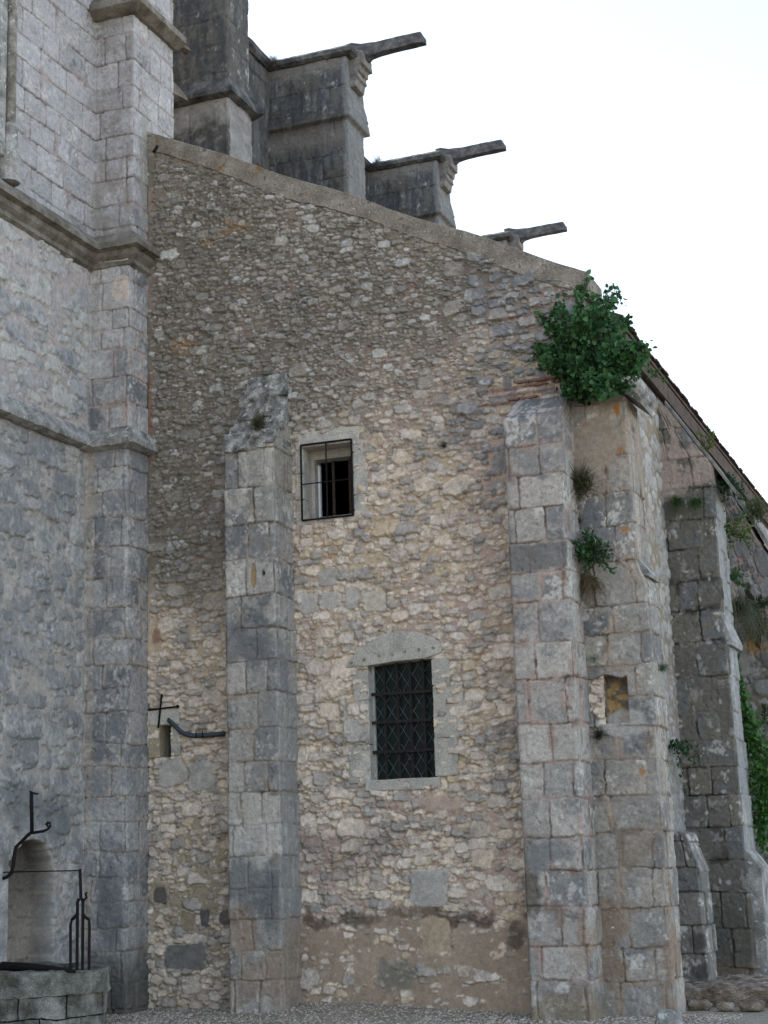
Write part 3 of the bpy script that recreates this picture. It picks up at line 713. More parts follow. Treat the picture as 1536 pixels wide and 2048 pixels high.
# ------------------------------------------------------------------ church wall on the left, with its corner pilaster
def lump(p, L, seed, mortar, stones):
    """left of u = L the panel becomes squared rubble half sunk in old render"""
    q = Panel(p.u0, p.u0+(p.nu-2)*p.res+1e-6, p.z0, p.z0+(p.nz-2)*p.res+1e-6, p.res); q.U, q.Z = p.U, p.Z; q.nu, q.nz = p.nu, p.nz
    rubble(q, seed, ((.13, .20, 1.1, 1.8, 160), (.08, .13, 1.1, 1.9, 700), (.05, .08, 1.1, 2, 2500), (.025, .05, 1, 2, 6000)))
    U, Z = p.U, p.Z; r = q.rnd[q.idx]; n2 = fbm(U, Z, .12, seed+3, 4, .6); n3 = fbm(U, Z, .035, seed+4, 3); n4 = fbm(U, Z, .5, seed+5, 4)
    e = np.clip(q.e/.022, 0, 1); hs = -.006+.024*(1-(1-e)**2.2)+(r[..., 2]-.5)*.03+(n2-.5)*.022+(n3-.5)*.01-q.dz*.12
    ml = .002+(n4-.5)*.04+(n3-.5)*.006; s_ = ss(-.003, .004, hs-ml)
    t = r[..., 0]*2; c = np.where((t < 1)[..., None], mix(stones[0], stones[1], np.clip(t, 0, 1)), mix(stones[1], stones[2], np.clip(t-1, 0, 1)))
    c = mix(c, np.array((.16, .165, .17)), ss(.5, .64, n2*.6+n4*.4)*.6)*(.8+.4*n3)[..., None]
    m_ = np.asarray(mortar)*(.75+.5*n4)[..., None]*(.85+.3*n3)[..., None]
    k = (1-ss(L-.10, L-.02, U+(n2-.5)*.12)); p.col = mix(p.col, mix(m_, c, s_), k); p.h = p.h*(1-k)+k*np.maximum(hs, ml)

def build_church():
    root = thing('church_wall', 'high pale grey church wall with moulded string courses and corner pilaster, left of the gable', 'wall', (-4.0, -1, 0))
    Y0 = -4.6
    def keyset(zs, dy, dx=0): return [(z, [(XL, Y0), (XL, dy), (XG+dx, dy), (XG+dx, .62)]) for z in zs]
    # three storeys; u runs along the wall, round the pilaster's front and along its side
    Lw = lambda dy: dy-Y0
    # lower
    dy = -.50; L = Lw(dy)
    p = Panel(0, L+.52+1.2, -.15, 6.22, .009); ashlar(p, 21, (.24, .36), (.22, .62), warp=1.6)
    finish_ashlar(p, 21, prot=.008, joint=.009, mortar=np.array((.37, .325, .285)), stones=(np.array((.40, .39, .375)), np.array((.34, .335, .325)), np.array((.27, .27, .27))), dark=.36, white=.5, smear=1.0, opn=.4, tint=(.96, .94, .93))
    U, Z = p.U, p.Z; wall = U < L
    n2 = fbm(U, Z, .16, 5, 4, .6); n4 = fbm(U, Z, .55, 6, 5); n3 = fbm(U, Z, .03, 7, 3)
    # the wall (not the pilaster) is half covered by old render
    rd = ss(.47, .53, fbm(U, Z, .24, 9, 5, .7)+.04*ss(1.5, 4, Z))*wall*.85
    rc = np.array((.375, .34, .315))*(.72+.5*n4)[..., None]*(.8+.4*n3)[..., None]*(.8+.4*n2)[..., None]
    p.col = mix(p.col, rc, rd); p.h = p.h*(1-rd)+rd*(.004+(n2-.5)*.03+(n3-.5)*.012)+wall*(n2-.5)*.02
    p.col = mix(p.col, np.array((.38, .325, .27))*(.8+.4*n2)[..., None], (1-ss(.05, .09, np.abs(U-(L+.03))+(n2-.5)*.05))*.6)
    lump(p, L, 23, np.array((.36, .325, .29)), (np.array((.38, .36, .33)), np.array((.30, .29, .275)), np.array((.21, .207, .20))))
    # grey-blue patches and dark foot
    p.col = mix(p.col, np.array((.19, .195, .20)), ss(.50, .58, fbm(U, Z, .22, 13, 5, .7))*.55); p.col = mix(p.col, np.array((.43, .42, .40)), ss(.58, .66, fbm(U, Z, .12, 14, 4, .7))*.5)
    p.col = mix(p.col, np.array((.085, .08, .065)), (1-ss(.25, .8, Z+(n4-.5)*.6))*ss(L-.5, L+.1, U)*.8)
    for (cu, cz, ru, rz) in ((L+.30, 1.0, .16, .25), (L+.32, 1.32, .14, .2), (L-.6, 2.05, .35, .2), (L-1.2, 2.2, .3, .25)):
        p.col = mix(p.col, np.array((.14, .15, .15)), blob(U, Z, cu, cz, ru, rz, 4, .5, .3)*.75)
    # blackened hollow beside the well
    na = L-1.02; dn = np.where(Z > 1.38, np.sqrt(((U-na)/.44)**2+((Z-1.38)/.44)**2), np.abs(U-na)/.44)+(n2-.5)*.12
    nk = (1-ss(.93, 1.0, dn))*(Z > .3)
    soot = nk*ss(.9, 1.6, Z+(n4-.5)*.5)
    p.h = p.h-.30*nk; p.col = mix(p.col, np.array((.22, .185, .15))*(.6+.8*n4)[..., None], nk*.85); p.col = mix(p.col, np.array((.07, .062, .055)), soot*.85)
    p.h = p.h+(U > L)*(Z > 4)*0
    sheet('ashlar_masonry', keyset((-.12, 6.2), dy), p, root, .0095, convex=(2,), seed=2)
    # middle
    dy = -.44; L = Lw(dy)
    p = Panel(0, L+.52+1.2, 6.15, 8.65, .009); ashlar(p, 31, (.22, .34), (.2, .5), warp=1.3)
    finish_ashlar(p, 31, prot=.008, joint=.010, mortar=np.array((.38, .31, .275)), stones=(np.array((.43, .42, .40)), np.array((.39, .38, .36)), np.array((.33, .325, .315))), dark=.1, white=.3, smear=.8, opn=.3, tint=(.99, .98, .99))
    U, Z = p.U, p.Z; wall = U < L
    n2 = fbm(U, Z, .16, 15, 4, .6); n4 = fbm(U, Z, .55, 16, 5); n3 = fbm(U, Z, .03, 17, 3)
    lump(p, L, 33, np.array((.385, .335, .30)), (np.array((.45, .43, .38)), np.array((.40, .39, .37)), np.array((.30, .30, .30))))
    rd = .45*ss(.42, .50, fbm(U, Z, .3, 19, 5, .6)-.25*blob(U, Z, L-.35, 7.0, .75, .75, 2, .3, .3))*wall
    p.col = mix(p.col, np.array((.385, .345, .335))*(.78+.4*n4)[..., None]*(.94+.12*n3)[..., None], rd*.9); p.h = p.h*(1-rd)+rd*(.006+(n2-.5)*.014)
    p.col = mix(p.col, np.array((.55, .46, .40)), blob(U, Z, L+.40, 8.05, .12, .17, 2, .1, .1)*.8)
    sheet('ashlar_masonry', keyset((6.22, 8.6), dy), p, root, .0095, convex=(2,), seed=3)
    # upper
    dy = -.37; L = Lw(dy)
    p = Panel(0, L+.52+1.2, 8.6, 13.2, .009); ashlar(p, 41, (.27, .36), (.26, .6), warp=1.2)
    finish_ashlar(p, 41, prot=.005, joint=.009, mortar=np.array((.33, .28, .26)), stones=(np.array((.42, .405, .395)), np.array((.38, .365, .355)), np.array((.33, .32, .305))), dark=-.35, white=.1, smear=.05, opn=.35, pit=.15, tint=(.98, .97, .985))
    U, Z = p.U, p.Z; n4 = fbm(U, Z, .5, 26, 5)
    dk = ss(L+.02, L+.1, U)*(U < L+.52)*ss(.46, .6, n4)
    p.col = mix(p.col, np.array((.22, .20, .18)), dk*.55)
    g = blob(U, Z, L+.02, 9.0, .10, .5, 3, .4, .3)+blob(U, Z, L+.55+.25, 9.6, .10, .9, 3, .4, .3)
    p.col = mix(p.col, np.array((.29, .275, .245)), np.clip(g, 0, 1)*.85)
    sheet('ashlar_masonry', keyset((8.6, 13.1), dy), p, root, .0095, convex=(2,), seed=4)
    # string courses
    path = lambda dy, e=.0: [(XL, Y0), (XL, dy), (XG, dy), (XG, e)]
    sweep_profile('string_course', path(-.47, -.02), [(-.05, 6.40), (.03, 6.38), (.135, 6.22), (.135, 6.16), (.05, 6.13), (-.06, 6.13)], M_STRING, root, .006, 1)
    sweep_profile('string_course', path(-.40, .02), [(-.05, 8.76), (.02, 8.75), (.165, 8.59), (.165, 8.53), (.09, 8.51), (.085, 8.45), (.035, 8.40), (.05, 8.34), (.0, 8.31), (-.06, 8.31)], M_STRING2, root, .004, 2)
    sweep_profile('string_course', [(XL+.0, -.37), (XG, -.37), (XG, .66)], [(-.05, 11.85), (.02, 11.85), (.17, 11.68), (.17, 11.60), (.05, 11.53), (-.06, 11.53)], M_STRING2, root, .004, 3)
    # slender wall shaft
    q = at(16, 150, X=XL); x, y = XL+.035, float(q[1])
    sh = bmesh.new(); tube_bm(sh, [(x, y, 9.42), (x, y, 13.1)], .062, 14)
    from_bm('shaft', sh, M_STRING, root, smooth=True)
    bs = bmesh.new()
    for (z0, z1, r0, r1) in ((9.37, 9.42, .10, .07), (9.33, 9.37, .085, .10), (9.05, 9.33, .10, .085), (8.74, 9.05, .12, .12)): tube_bm(bs, [(x, y, z0), (x, y, z1)], r0, 14, r1)
    from_bm('shaft_base', bs, M_STRING, root)
    # jamb of the tall opening beside the shaft
    box('opening_jamb', XL-.02, XL+.06, y-.30, y-.10, 9.0, 13.1, M_STRING, root, bev=.03)
    box('wall_core', -7.0, XL-.32, -9.0, -.36, -.2, 13.1, M_STONE, root); box('wall_core', -7.0, XL-.02, -9.0, Y0, -.2, 13.1, M_STONE, root)
    # return of the wall and the recess behind the pilaster
    bm = bmesh.new(); box_bm(bm, -7.5, -4.95, .60, 1.75, 8, 14.1); from_bm('wall_return', bm, M_DARK, root)
    for z, xe in ((11.63, .16), (10.95, .12)):
        sp = bmesh.new(); v = [sp.verts.new(c) for c in ((XG, .62, z), (XG+xe, .80, z-.05), (XG, .95, z-.02), (XG, .62, z+.16), (XG, .95, z+.12))]
        for f in ((0, 1, 3), (1, 2, 4), (1, 4, 3), (0, 2, 1), (0, 3, 4, 2)): sp.faces.new([v[i] for i in f])
        from_bm('string_end', sp, M_STRING2, root)
M_STRING2 = stone_mat('string_course_weathered', (.10, .088, .065), (.175, .155, .125), (.25, .23, .20), 4, spots=.0)
build_church()

# ------------------------------------------------------------------ buttresses
def rect_path(x0, x1, y0, y1): return [(x0, y1), (x0, y0), (x1, y0), (x1, y1)]

def build_centre():
    root = thing('wall_buttress', 'flat ashlar buttress with a broken rough top, between the slit and the two barred windows', 'buttress', (-2.2, -.3, 0))
    x0, x1, y0 = -2.545, -1.925, -.49
    zb = [-.2, .34, .64, .95, 1.25, 1.57, 1.90, 2.24, 2.55, 2.90, 3.27, 3.62, 3.97, 4.32, 4.72, 5.10, 5.50, 5.92, 6.4, 7]
    p = Panel(0, 1.75, -.2, 6.6, .008); ashlar(p, 51, None, (.22, .46), warp=1.2, zbreaks=zb)
    finish_ashlar(p, 51, prot=.012, joint=.009, mortar=np.array((.31, .26, .215)), stones=(np.array((.43, .415, .385)), np.array((.35, .34, .32)), np.array((.28, .275, .265))), dark=.36, white=.5, smear=.6, opn=.5)
    U, Z = p.U, p.Z; n2 = fbm(U, Z, .1, 5, 5, .65); n3 = fbm(U, Z, .03, 7, 3)
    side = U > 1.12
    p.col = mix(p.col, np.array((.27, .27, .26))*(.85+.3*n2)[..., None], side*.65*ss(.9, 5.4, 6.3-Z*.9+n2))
    for (cu, cz, ru, rz, k) in ((.72, 1.35, .30, .35, .75), (.80, 3.95, .28, .22, .55), (.95, 3.7, .30, .2, .5), (.62, 5.7, .12, .25, .7), (1.02, 1.15, .1, .3, .7), (.75, 3.75, .35, .16, .7)):
        p.col = mix(p.col, np.array((.13, .135, .14))*(.8+.4*n2)[..., None], blob(U, Z, cu, cz, ru, rz, 5, .8, .35, .15)*k)
    for (cu, cz, ru, rz, k) in ((.70, .85, .16, .26, .8), (.95, .35, .3, .2, .6), (1.4, .5, .35, .5, .7), (.55, .2, .2, .2, .5)):
        p.col = mix(p.col, np.array((.27, .205, .155))*(.8+.4*n2)[..., None], blob(U, Z, cu, cz, ru, rz, 6, .6, .3, .2)*k)
    p.col = mix(p.col, LIGHT*1.05, blob(U, Z, .80, 1.75, .35, .2, 3, .8, .3, .1)*.6)
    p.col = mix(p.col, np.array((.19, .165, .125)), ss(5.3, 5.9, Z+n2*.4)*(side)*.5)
    kk = blob(U, Z, .86, 4.53, .035, .13, 2, .1, .1); p.col = mix(p.col, np.array((.33, .23, .11)), kk*.9); p.h = p.h-.02*kk
    kk = blob(U, Z, .98, 4.55, .018, .022, 2, .1, .2); p.h = p.h-.05*kk; p.col = mix(p.col, np.array((.02, .02, .02)), kk)
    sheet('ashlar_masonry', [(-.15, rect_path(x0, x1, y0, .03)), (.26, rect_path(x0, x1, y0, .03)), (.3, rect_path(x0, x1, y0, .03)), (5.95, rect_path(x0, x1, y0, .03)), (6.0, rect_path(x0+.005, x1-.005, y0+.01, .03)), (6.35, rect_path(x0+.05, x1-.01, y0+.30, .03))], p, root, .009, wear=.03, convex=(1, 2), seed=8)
    # broken weathering: rough blocks stepping back to the wall
    mt = stone_mat('rough_pale_block', (.085, .082, .075), (.23, .22, .20), (.46, .445, .415), 8, bump=1.0, spots=.03)
    def rblk(a0, a1, b0, b1, c0, c1, s, slope=0.0):
        bm = bmesh.new(); box_bm(bm, a0, a1, b0, b1, c0, c1)
        for _ in range(4): bmesh.ops.subdivide_edges(bm, edges=[e for e in bm.edges if e.calc_length() > .045], cuts=1, use_grid_fill=True)
        from mathutils import noise as mn
        for v in bm.verts:
            t = (v.co.z-c0)/(c1-c0); v.co.y += slope*t
            q = v.co*5+Vector((s*2.1, 0, s)); v.co += mn.noise_vector(q)*.036+mn.noise_vector(q*3)*.026
        bmesh.ops.smooth_vert(bm, verts=bm.verts, factor=.35, use_axis_x=True, use_axis_y=True, use_axis_z=True)
        return from_bm('weathering_stone', bm, mt, root)
    rblk(-2.535, -2.03, -.515, -.02, 5.93, 6.15, 1, .05)
    rblk(-2.50, -1.95, -.42, .0, 6.10, 6.36, 2, .14)
    rblk(-2.06, -1.935, -.50, .0, 5.98, 6.34, 6, .22)
    rblk(-2.47, -2.02, -.30, .0, 6.33, 6.64, 3, .10)
    rblk(-2.42, -1.96, -.17, .03, 6.60, 6.88, 4, .06)
    rblk(-2.10, -1.945, -.20, .02, 6.34, 6.60, 5, .12)
    return root
build_centre()

def paint_right(p, seed, foot=.5):
    U, Z = p.U, p.Z; n2 = fbm(U, Z, .1, seed, 5, .65); n4 = fbm(U, Z, .4, seed+2, 4)
    p.col = mix(p.col, np.array((.24, .175, .125))*(.8+.4*n2)[..., None], ss(.47, .56, fbm(U, Z, .35, seed+4, 5))*(1-ss(.9, 2.2, Z+(n4-.5)*.8))*foot)
    return n2, n4

def build_A():
    root = thing('wall_buttress', 'tall pale ashlar buttress with pink mortar joints at the right end of the gable', 'buttress', (1.0, -.3, 0))
    x0, x1, y0 = .665, 1.285, -.52
    zb = [-.2, .35, .66, 1.02, 1.36, 1.68, 2.05, 2.40, 2.78, 3.22, 3.58, 3.98, 4.28, 4.60, 4.95, 5.28, 5.58, 5.95, 6.3, 6.6]
    p = Panel(0, 1.75, -.2, 6.3, .008); ashlar(p, 61, None, (.2, .48), warp=1.2, zbreaks=zb)
    finish_ashlar(p, 61, prot=.012, joint=.010, mortar=np.array((.345, .265, .225)), stones=(np.array((.42, .40, .375)), np.array((.36, .345, .325)), np.array((.30, .295, .285))), dark=.28, white=.4, smear=.55, opn=.6)
    U, Z = p.U, p.Z; n2, n4 = paint_right(p, 62)
    k = (1-ss(.12, .16, np.abs(Z-4.44+(n2-.5)*.08)))*(U > .52)*(U < 1.16); p.col = mix(p.col, np.array((.13, .125, .12)), k*.8)
    k = blob(U, Z, .62, 1.18, .10, .22, 4, .5, .3); p.col = mix(p.col, np.array((.10, .085, .065)), k*.8)
    k = blob(U, Z, .80, 1.52, .28, .15, 4, .8, .3, .1); p.col = mix(p.col, np.array((.16, .165, .165)), k*.7)
    p.col = mix(p.col, np.array((.20, .165, .10)), (1-ss(.0, .3, Z+(n2-.5)*.3))*.6)
    sheet('ashlar_masonry', [(-.15, rect_path(x0, x1, y0, .03)), (5.85, rect_path(x0, x1, y0, .03)), (5.9, rect_path(x0, x1, y0+.01, .03)), (6.2, rect_path(x0+.03, x1-.04, -.06, .03))], p, root, .009, wear=.028, convex=(1, 2), seed=9)
    # thin brick courses bedded over its head
    rs = random.Random(3); bk = simple_mat('old_brick', (.19, .10, .078), .9, noise=.3)
    for (xa, xb, z) in ((.70, 1.20, 6.42), (.78, 1.24, 6.37), (.60, .92, 6.24)):
        x = xa; bm = bmesh.new()
        while x < xb:
            l = rs.uniform(.12, .22); box_bm(bm, x, min(x+l-.006, xb), -.03-rs.uniform(0, .025), .02, z-.012+rs.uniform(-.004, .004), z+.012, .004); x += l
        from_bm('brick_course', bm, bk, root)
build_A()

def build_B():
    root = thing('corner_buttress', 'mottled ashlar corner buttress topped by the big green bush, with a square putlog hole', 'buttress', (1.6, .2, 0))
    x0 = 1.24
    p = Panel(0, 2.0, -.2, 6.4, .008)
    zb = [-.2, .30, .62, .98, 1.36, 1.72, 2.06, 2.40, 2.72, 3.02, 3.34, 3.66, 3.95, 4.40, 4.78, 5.12, 5.5, 5.86, 6.3, 6.7]
    ashlar(p, 71, None, (.22, .5), warp=1.5, zbreaks=zb)
    finish_ashlar(p, 71, prot=.013, joint=.008, mortar=np.array((.29, .235, .185)), stones=(np.array((.37, .345, .31)), np.array((.31, .295, .27)), np.array((.255, .25, .24))), dark=.22, white=.2, smear=.9)
    U, Z = p.U, p.Z; n2, n4 = paint_right(p, 72, .8)
    up = ss(4.9, 5.6, Z+(n4-.5)*.7)*ss(.44, .52, fbm(U, Z, .3, 74, 4)); mc = np.array((.29, .235, .18))*(.8+.4*n2)[..., None]
    p.col = mix(p.col, mc, up*.85); p.h = p.h*(1-up)+up*(.004+(n2-.5)*.012)
    p.col = mix(p.col, np.array((.20, .165, .13)), ss(5.9, 6.1, Z)*.6)
    for (cu, cz, ru, rz) in ((.60, 5.98, .04, .07), (.60, 5.55, .03, .03), (.60, 4.72, .05, .03), (.55, 2.28, .03, .03)):
        p.col = mix(p.col, np.array((.34, .14, .03)), blob(U, Z, cu, cz, ru, rz, 4, .4, .3, .05)*.8)
    # putlog hole with ochre rubble inside
    hx0, hx1, hz0, hz1 = .03, .45, 2.78, 3.24
    k = ((U > hx0) & (U < hx1) & (Z > hz0+.10*(1-(U > hx0+.12))) & (Z < hz1-.02*np.sin(U*20))).astype(float)
    rr = fbm(U, Z, .08, 79, 4); p.h = np.where(k > .5, -.11+(rr-.5)*.12-.05*(Z > hz1-.10), p.h)
    p.col = mix(p.col, mix(np.array((.33, .225, .10)), np.array((.12, .10, .08)), ss(.45, .6, rr)), k)
    kk = blob(U, Z, .42, 2.77, .25, .13, 2, .3, .15); p.col = mix(p.col, LIGHT*.8*(.85+.3*n2)[..., None], kk*.8)
    f = lambda xr, yb: [(x0, -.055), (xr, -.055), (xr, yb), (1.6, yb)]
    sheet('ashlar_masonry', [(-.15, f(1.955, .47)), (4.15, f(1.955, .60)), (4.42, f(1.865, .58)), (6.02, f(1.862, .5)), (6.06, f(1.86, .5))], p, root, .009, wear=.028, convex=(1,), seed=10)
    # sloping weathering slab, mostly under the bush
    prism('cap_slab', [(1.30, 6.62), (2.02, 6.00), (2.035, 6.05), (1.98, 6.13), (1.32, 6.72)], 'Y', -.06, .58, M_STRING, root, bev=.012, rough=.006, cuts=2, seed=6)
    prism('cap_core', [(1.26, 6.02), (1.86, 6.02), (1.86, 6.11), (1.29, 6.60)], 'Y', .0, .5, M_CAP, root)
    prism('setback_ledge', [(1.86, 4.44), (1.975, 4.28), (1.96, 4.24), (1.84, 4.25)], 'Y', .02, .56, M_STRING, root, bev=.006)
build_B()

def build_C():
    root = thing('aisle_buttress', 'dark lichened ashlar buttress with battered outer face and ivy along its right edge', 'buttress', (1.9, 3.3, 0))
    yc, yb, xw = 3.0, 3.75, 1.55
    zb = [-.3, .2, .62, 1.02, 1.38, 1.74, 2.1, 2.42, 2.74, 3.06, 3.48, 3.9, 4.28, 4.62, 4.98, 5.34, 5.72, 6.1, 6.5, 6.9, 7.3]
    p = Panel(0, 1.6, -.3, 7.0, .009); ashlar(p, 81, None, (.24, .55), warp=1.5, zbreaks=zb)
    finish_ashlar(p, 81, prot=.014, joint=.009, mortar=np.array((.155, .14, .115)), stones=(np.array((.19, .178, .155)), np.array((.16, .152, .135)), np.array((.135, .13, .12))), dark=.40, white=.12, smear=.75, mdepth=.008, opn=.9)
    U, Z = p.U, p.Z; n2 = fbm(U, Z, .1, 83, 5, .65); n4 = fbm(U, Z, .4, 84, 4)
    pk = ss(5.55, 5.9, Z+(n4-.5)*.4)*ss(.40, .5, fbm(U, Z, .25, 85, 4)); p.col = mix(p.col, np.array((.40, .315, .265))*(.85+.3*n2)[..., None], pk*.8)
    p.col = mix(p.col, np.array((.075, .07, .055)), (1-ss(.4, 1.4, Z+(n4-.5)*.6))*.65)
    p.col = mix(p.col, np.array((.22, .17, .13)), (1-ss(.0, .35, Z+(n4-.5)*.3))*.7)
    for i in range(34):
        rs_ = np.random.RandomState(i+500); p.col = mix(p.col, np.array((.42, .41, .385)), blob(U, Z, rs_.uniform(0, .72), rs_.uniform(.8, 6.2), rs_.uniform(.012, .04), rs_.uniform(.012, .035), i, .6, .3, .03)*.75)
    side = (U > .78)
    p.col = mix(p.col, np.array((.36, .36, .355))*(.7+.6*n2)[..., None], side*.6)  # outer side painted paler and cooler for the sky light it catches
    f = lambda xr: [(xw, yc), (xr, yc), (xr, yb), (xw, yb)]
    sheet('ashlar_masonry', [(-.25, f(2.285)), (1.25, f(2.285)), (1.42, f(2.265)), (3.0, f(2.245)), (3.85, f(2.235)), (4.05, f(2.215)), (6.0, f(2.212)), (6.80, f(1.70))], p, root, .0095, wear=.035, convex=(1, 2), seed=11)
    prism('cap_slab', [(1.68, 6.83), (2.20, 6.02), (2.43, 5.65), (2.455, 5.68), (2.225, 6.05), (1.70, 6.87)], 'Y', 3.0, 3.80, M_DARKB, root, bev=.008, rough=.004, cuts=2, seed=7)
    prism('setback_ledge', [(2.20, 4.16), (2.30, 3.88), (2.285, 3.83), (2.19, 3.84)], 'Y', 3.01, 3.76, M_CAPL, root, bev=.006)
    prism('foot_weathering', [(2.24, 1.52), (2.42, 1.28), (2.42, -.2), (2.24, -.2)], 'Y', 3.05, 3.74, M_STRING, root, bev=.01, rough=.005, cuts=2)
M_DARKB = stone_mat('dark_cap_stone', (.12, .115, .105), (.20, .19, .175), (.30, .285, .26), 7)
M_CAPL = stone_mat('pale_cap_stone', (.20, .20, .19), (.31, .305, .29), (.43, .42, .40), 6)
build_C()

def build_E():
    root = thing('aisle_buttress', 'far rubble patched buttress at the right edge of the photo with grass on it', 'buttress', (2.0, 7.8, 0))
    p = Panel(0, 2.4, -.3, 7.0, .012); rubble(p, 91, ((.14, .24, 1.2, 1.9, 200), (.08, .14, 1.2, 2, 900), (.05, .08, 1.2, 2, 3000), (.025, .05, 1, 1.8, 6000)))
    U, Z = p.U, p.Z; r = p.rnd[p.idx]; n2 = fbm(U, Z, .12, 93, 4, .6); n3 = fbm(U, Z, .04, 94, 3); n4 = fbm(U, Z, .6, 95, 4)
    e = np.clip(p.e/.03, 0, 1); hs = -.012+.03*(1-(1-e)**2)+(r[..., 2]-.5)*.03+(n2-.5)*.02; ml = -.006+(n4-.5)*.03
    s = ss(-.002, .004, hs-ml)
    c = mix(MID*.75, GREY*.55, r[..., 0]); c = mix(c, np.array((.1, .095, .085)), ss(.5, .62, n4*.6+n2*.4)*.7)
    mc = mix(np.array((.36, .26, .22)), np.array((.16, .13, .095)), ss(4.9, 4.2, Z+(n4-.5)) if False else 1-ss(4.3, 5.2, Z+(n4-.5)))
    p.h = np.where(hs > ml, hs, ml); c = mix(mc, c, s)*(.8+.4*n3)[..., None]
    kk = blob(U, Z, .62, 4.75, .12, .42, 3, .5, .2); p.h = p.h-.12*kk; c = mix(c, np.array((.05, .045, .04)), kk*.8)
    c = mix(c, np.array((.30, .17, .05)), blob(U, Z, .55, 4.3, .2, .12, 3, .6, .3)*.6)
    p.col = np.clip(c, .01, .7)
    f = lambda xr: [(1.55, 7.4), (xr, 7.4), (xr, 8.3)]
    sheet('rubble_masonry', [(-.25, f(3.0)), (3.5, f(2.75)), (4.6, f(2.5)), (5.6, f(2.2)), (6.6, f(1.75))], p, root, .013, convex=(1,), seed=12)
    prism('cap_slab', [(1.6, 6.86), (2.28, 5.62), (2.31, 5.66), (1.66, 6.9)], 'Y', 7.40, 8.34, M_DARKB, root, bev=.008, rough=.004, cuts=2, seed=8)
build_E()

def build_D():
    root = thing('foot_buttress', 'low narrow sloping foot buttress between the corner and dark aisle buttresses', 'buttress', (1.8, 2, 0))
    yd = 1.85; a = at(1370, 1800, Y=yd); b = at(1408, 1800, Y=yd); x0, x1 = float(a[0])-.1, float(b[0])
    p = Panel(0, 1.6, -.3, 2.2, .008); ashlar(p, 101, None, (.4, .7), zbreaks=[-.3, .12, .42, .72, 1.06, 1.32, 1.6, 1.9, 2.4])
    finish_ashlar(p, 101, prot=.012, joint=.009, mortar=np.array((.155, .14, .115)), stones=(np.array((.26, .245, .22)), np.array((.21, .20, .185)), np.array((.16, .155, .145))), dark=.3, white=.2, smear=.2)
    U, Z = p.U, p.Z; p.col = mix(p.col, np.array((.065, .06, .055)), (blob(U, Z, .27, .55, .13, .09, 2, .5, .3)+blob(U, Z, .27, .25, .15, .1, 2, .4, .3))*.8)
    f = lambda xr: [(x0, yd), (xr, yd), (xr, yd+.55)]
    sheet('ashlar_masonry', [(-.25, f(x1+.04)), (.2, f(x1)), (1.28, f(x1-.03)), (1.68, f(x0+.16))], p, root, .009, wear=.03, convex=(1,), seed=13)
    prism('sloping_cap', [(x0+.05, 1.72), (x0+.15, 1.69), (x1-.015, 1.28), (x1-.03, 1.25), (x0+.12, 1.64)], 'Y', yd-.008, yd+.56, M_DARKB, root, bev=.008, rough=.005, cuts=2)
build_D()

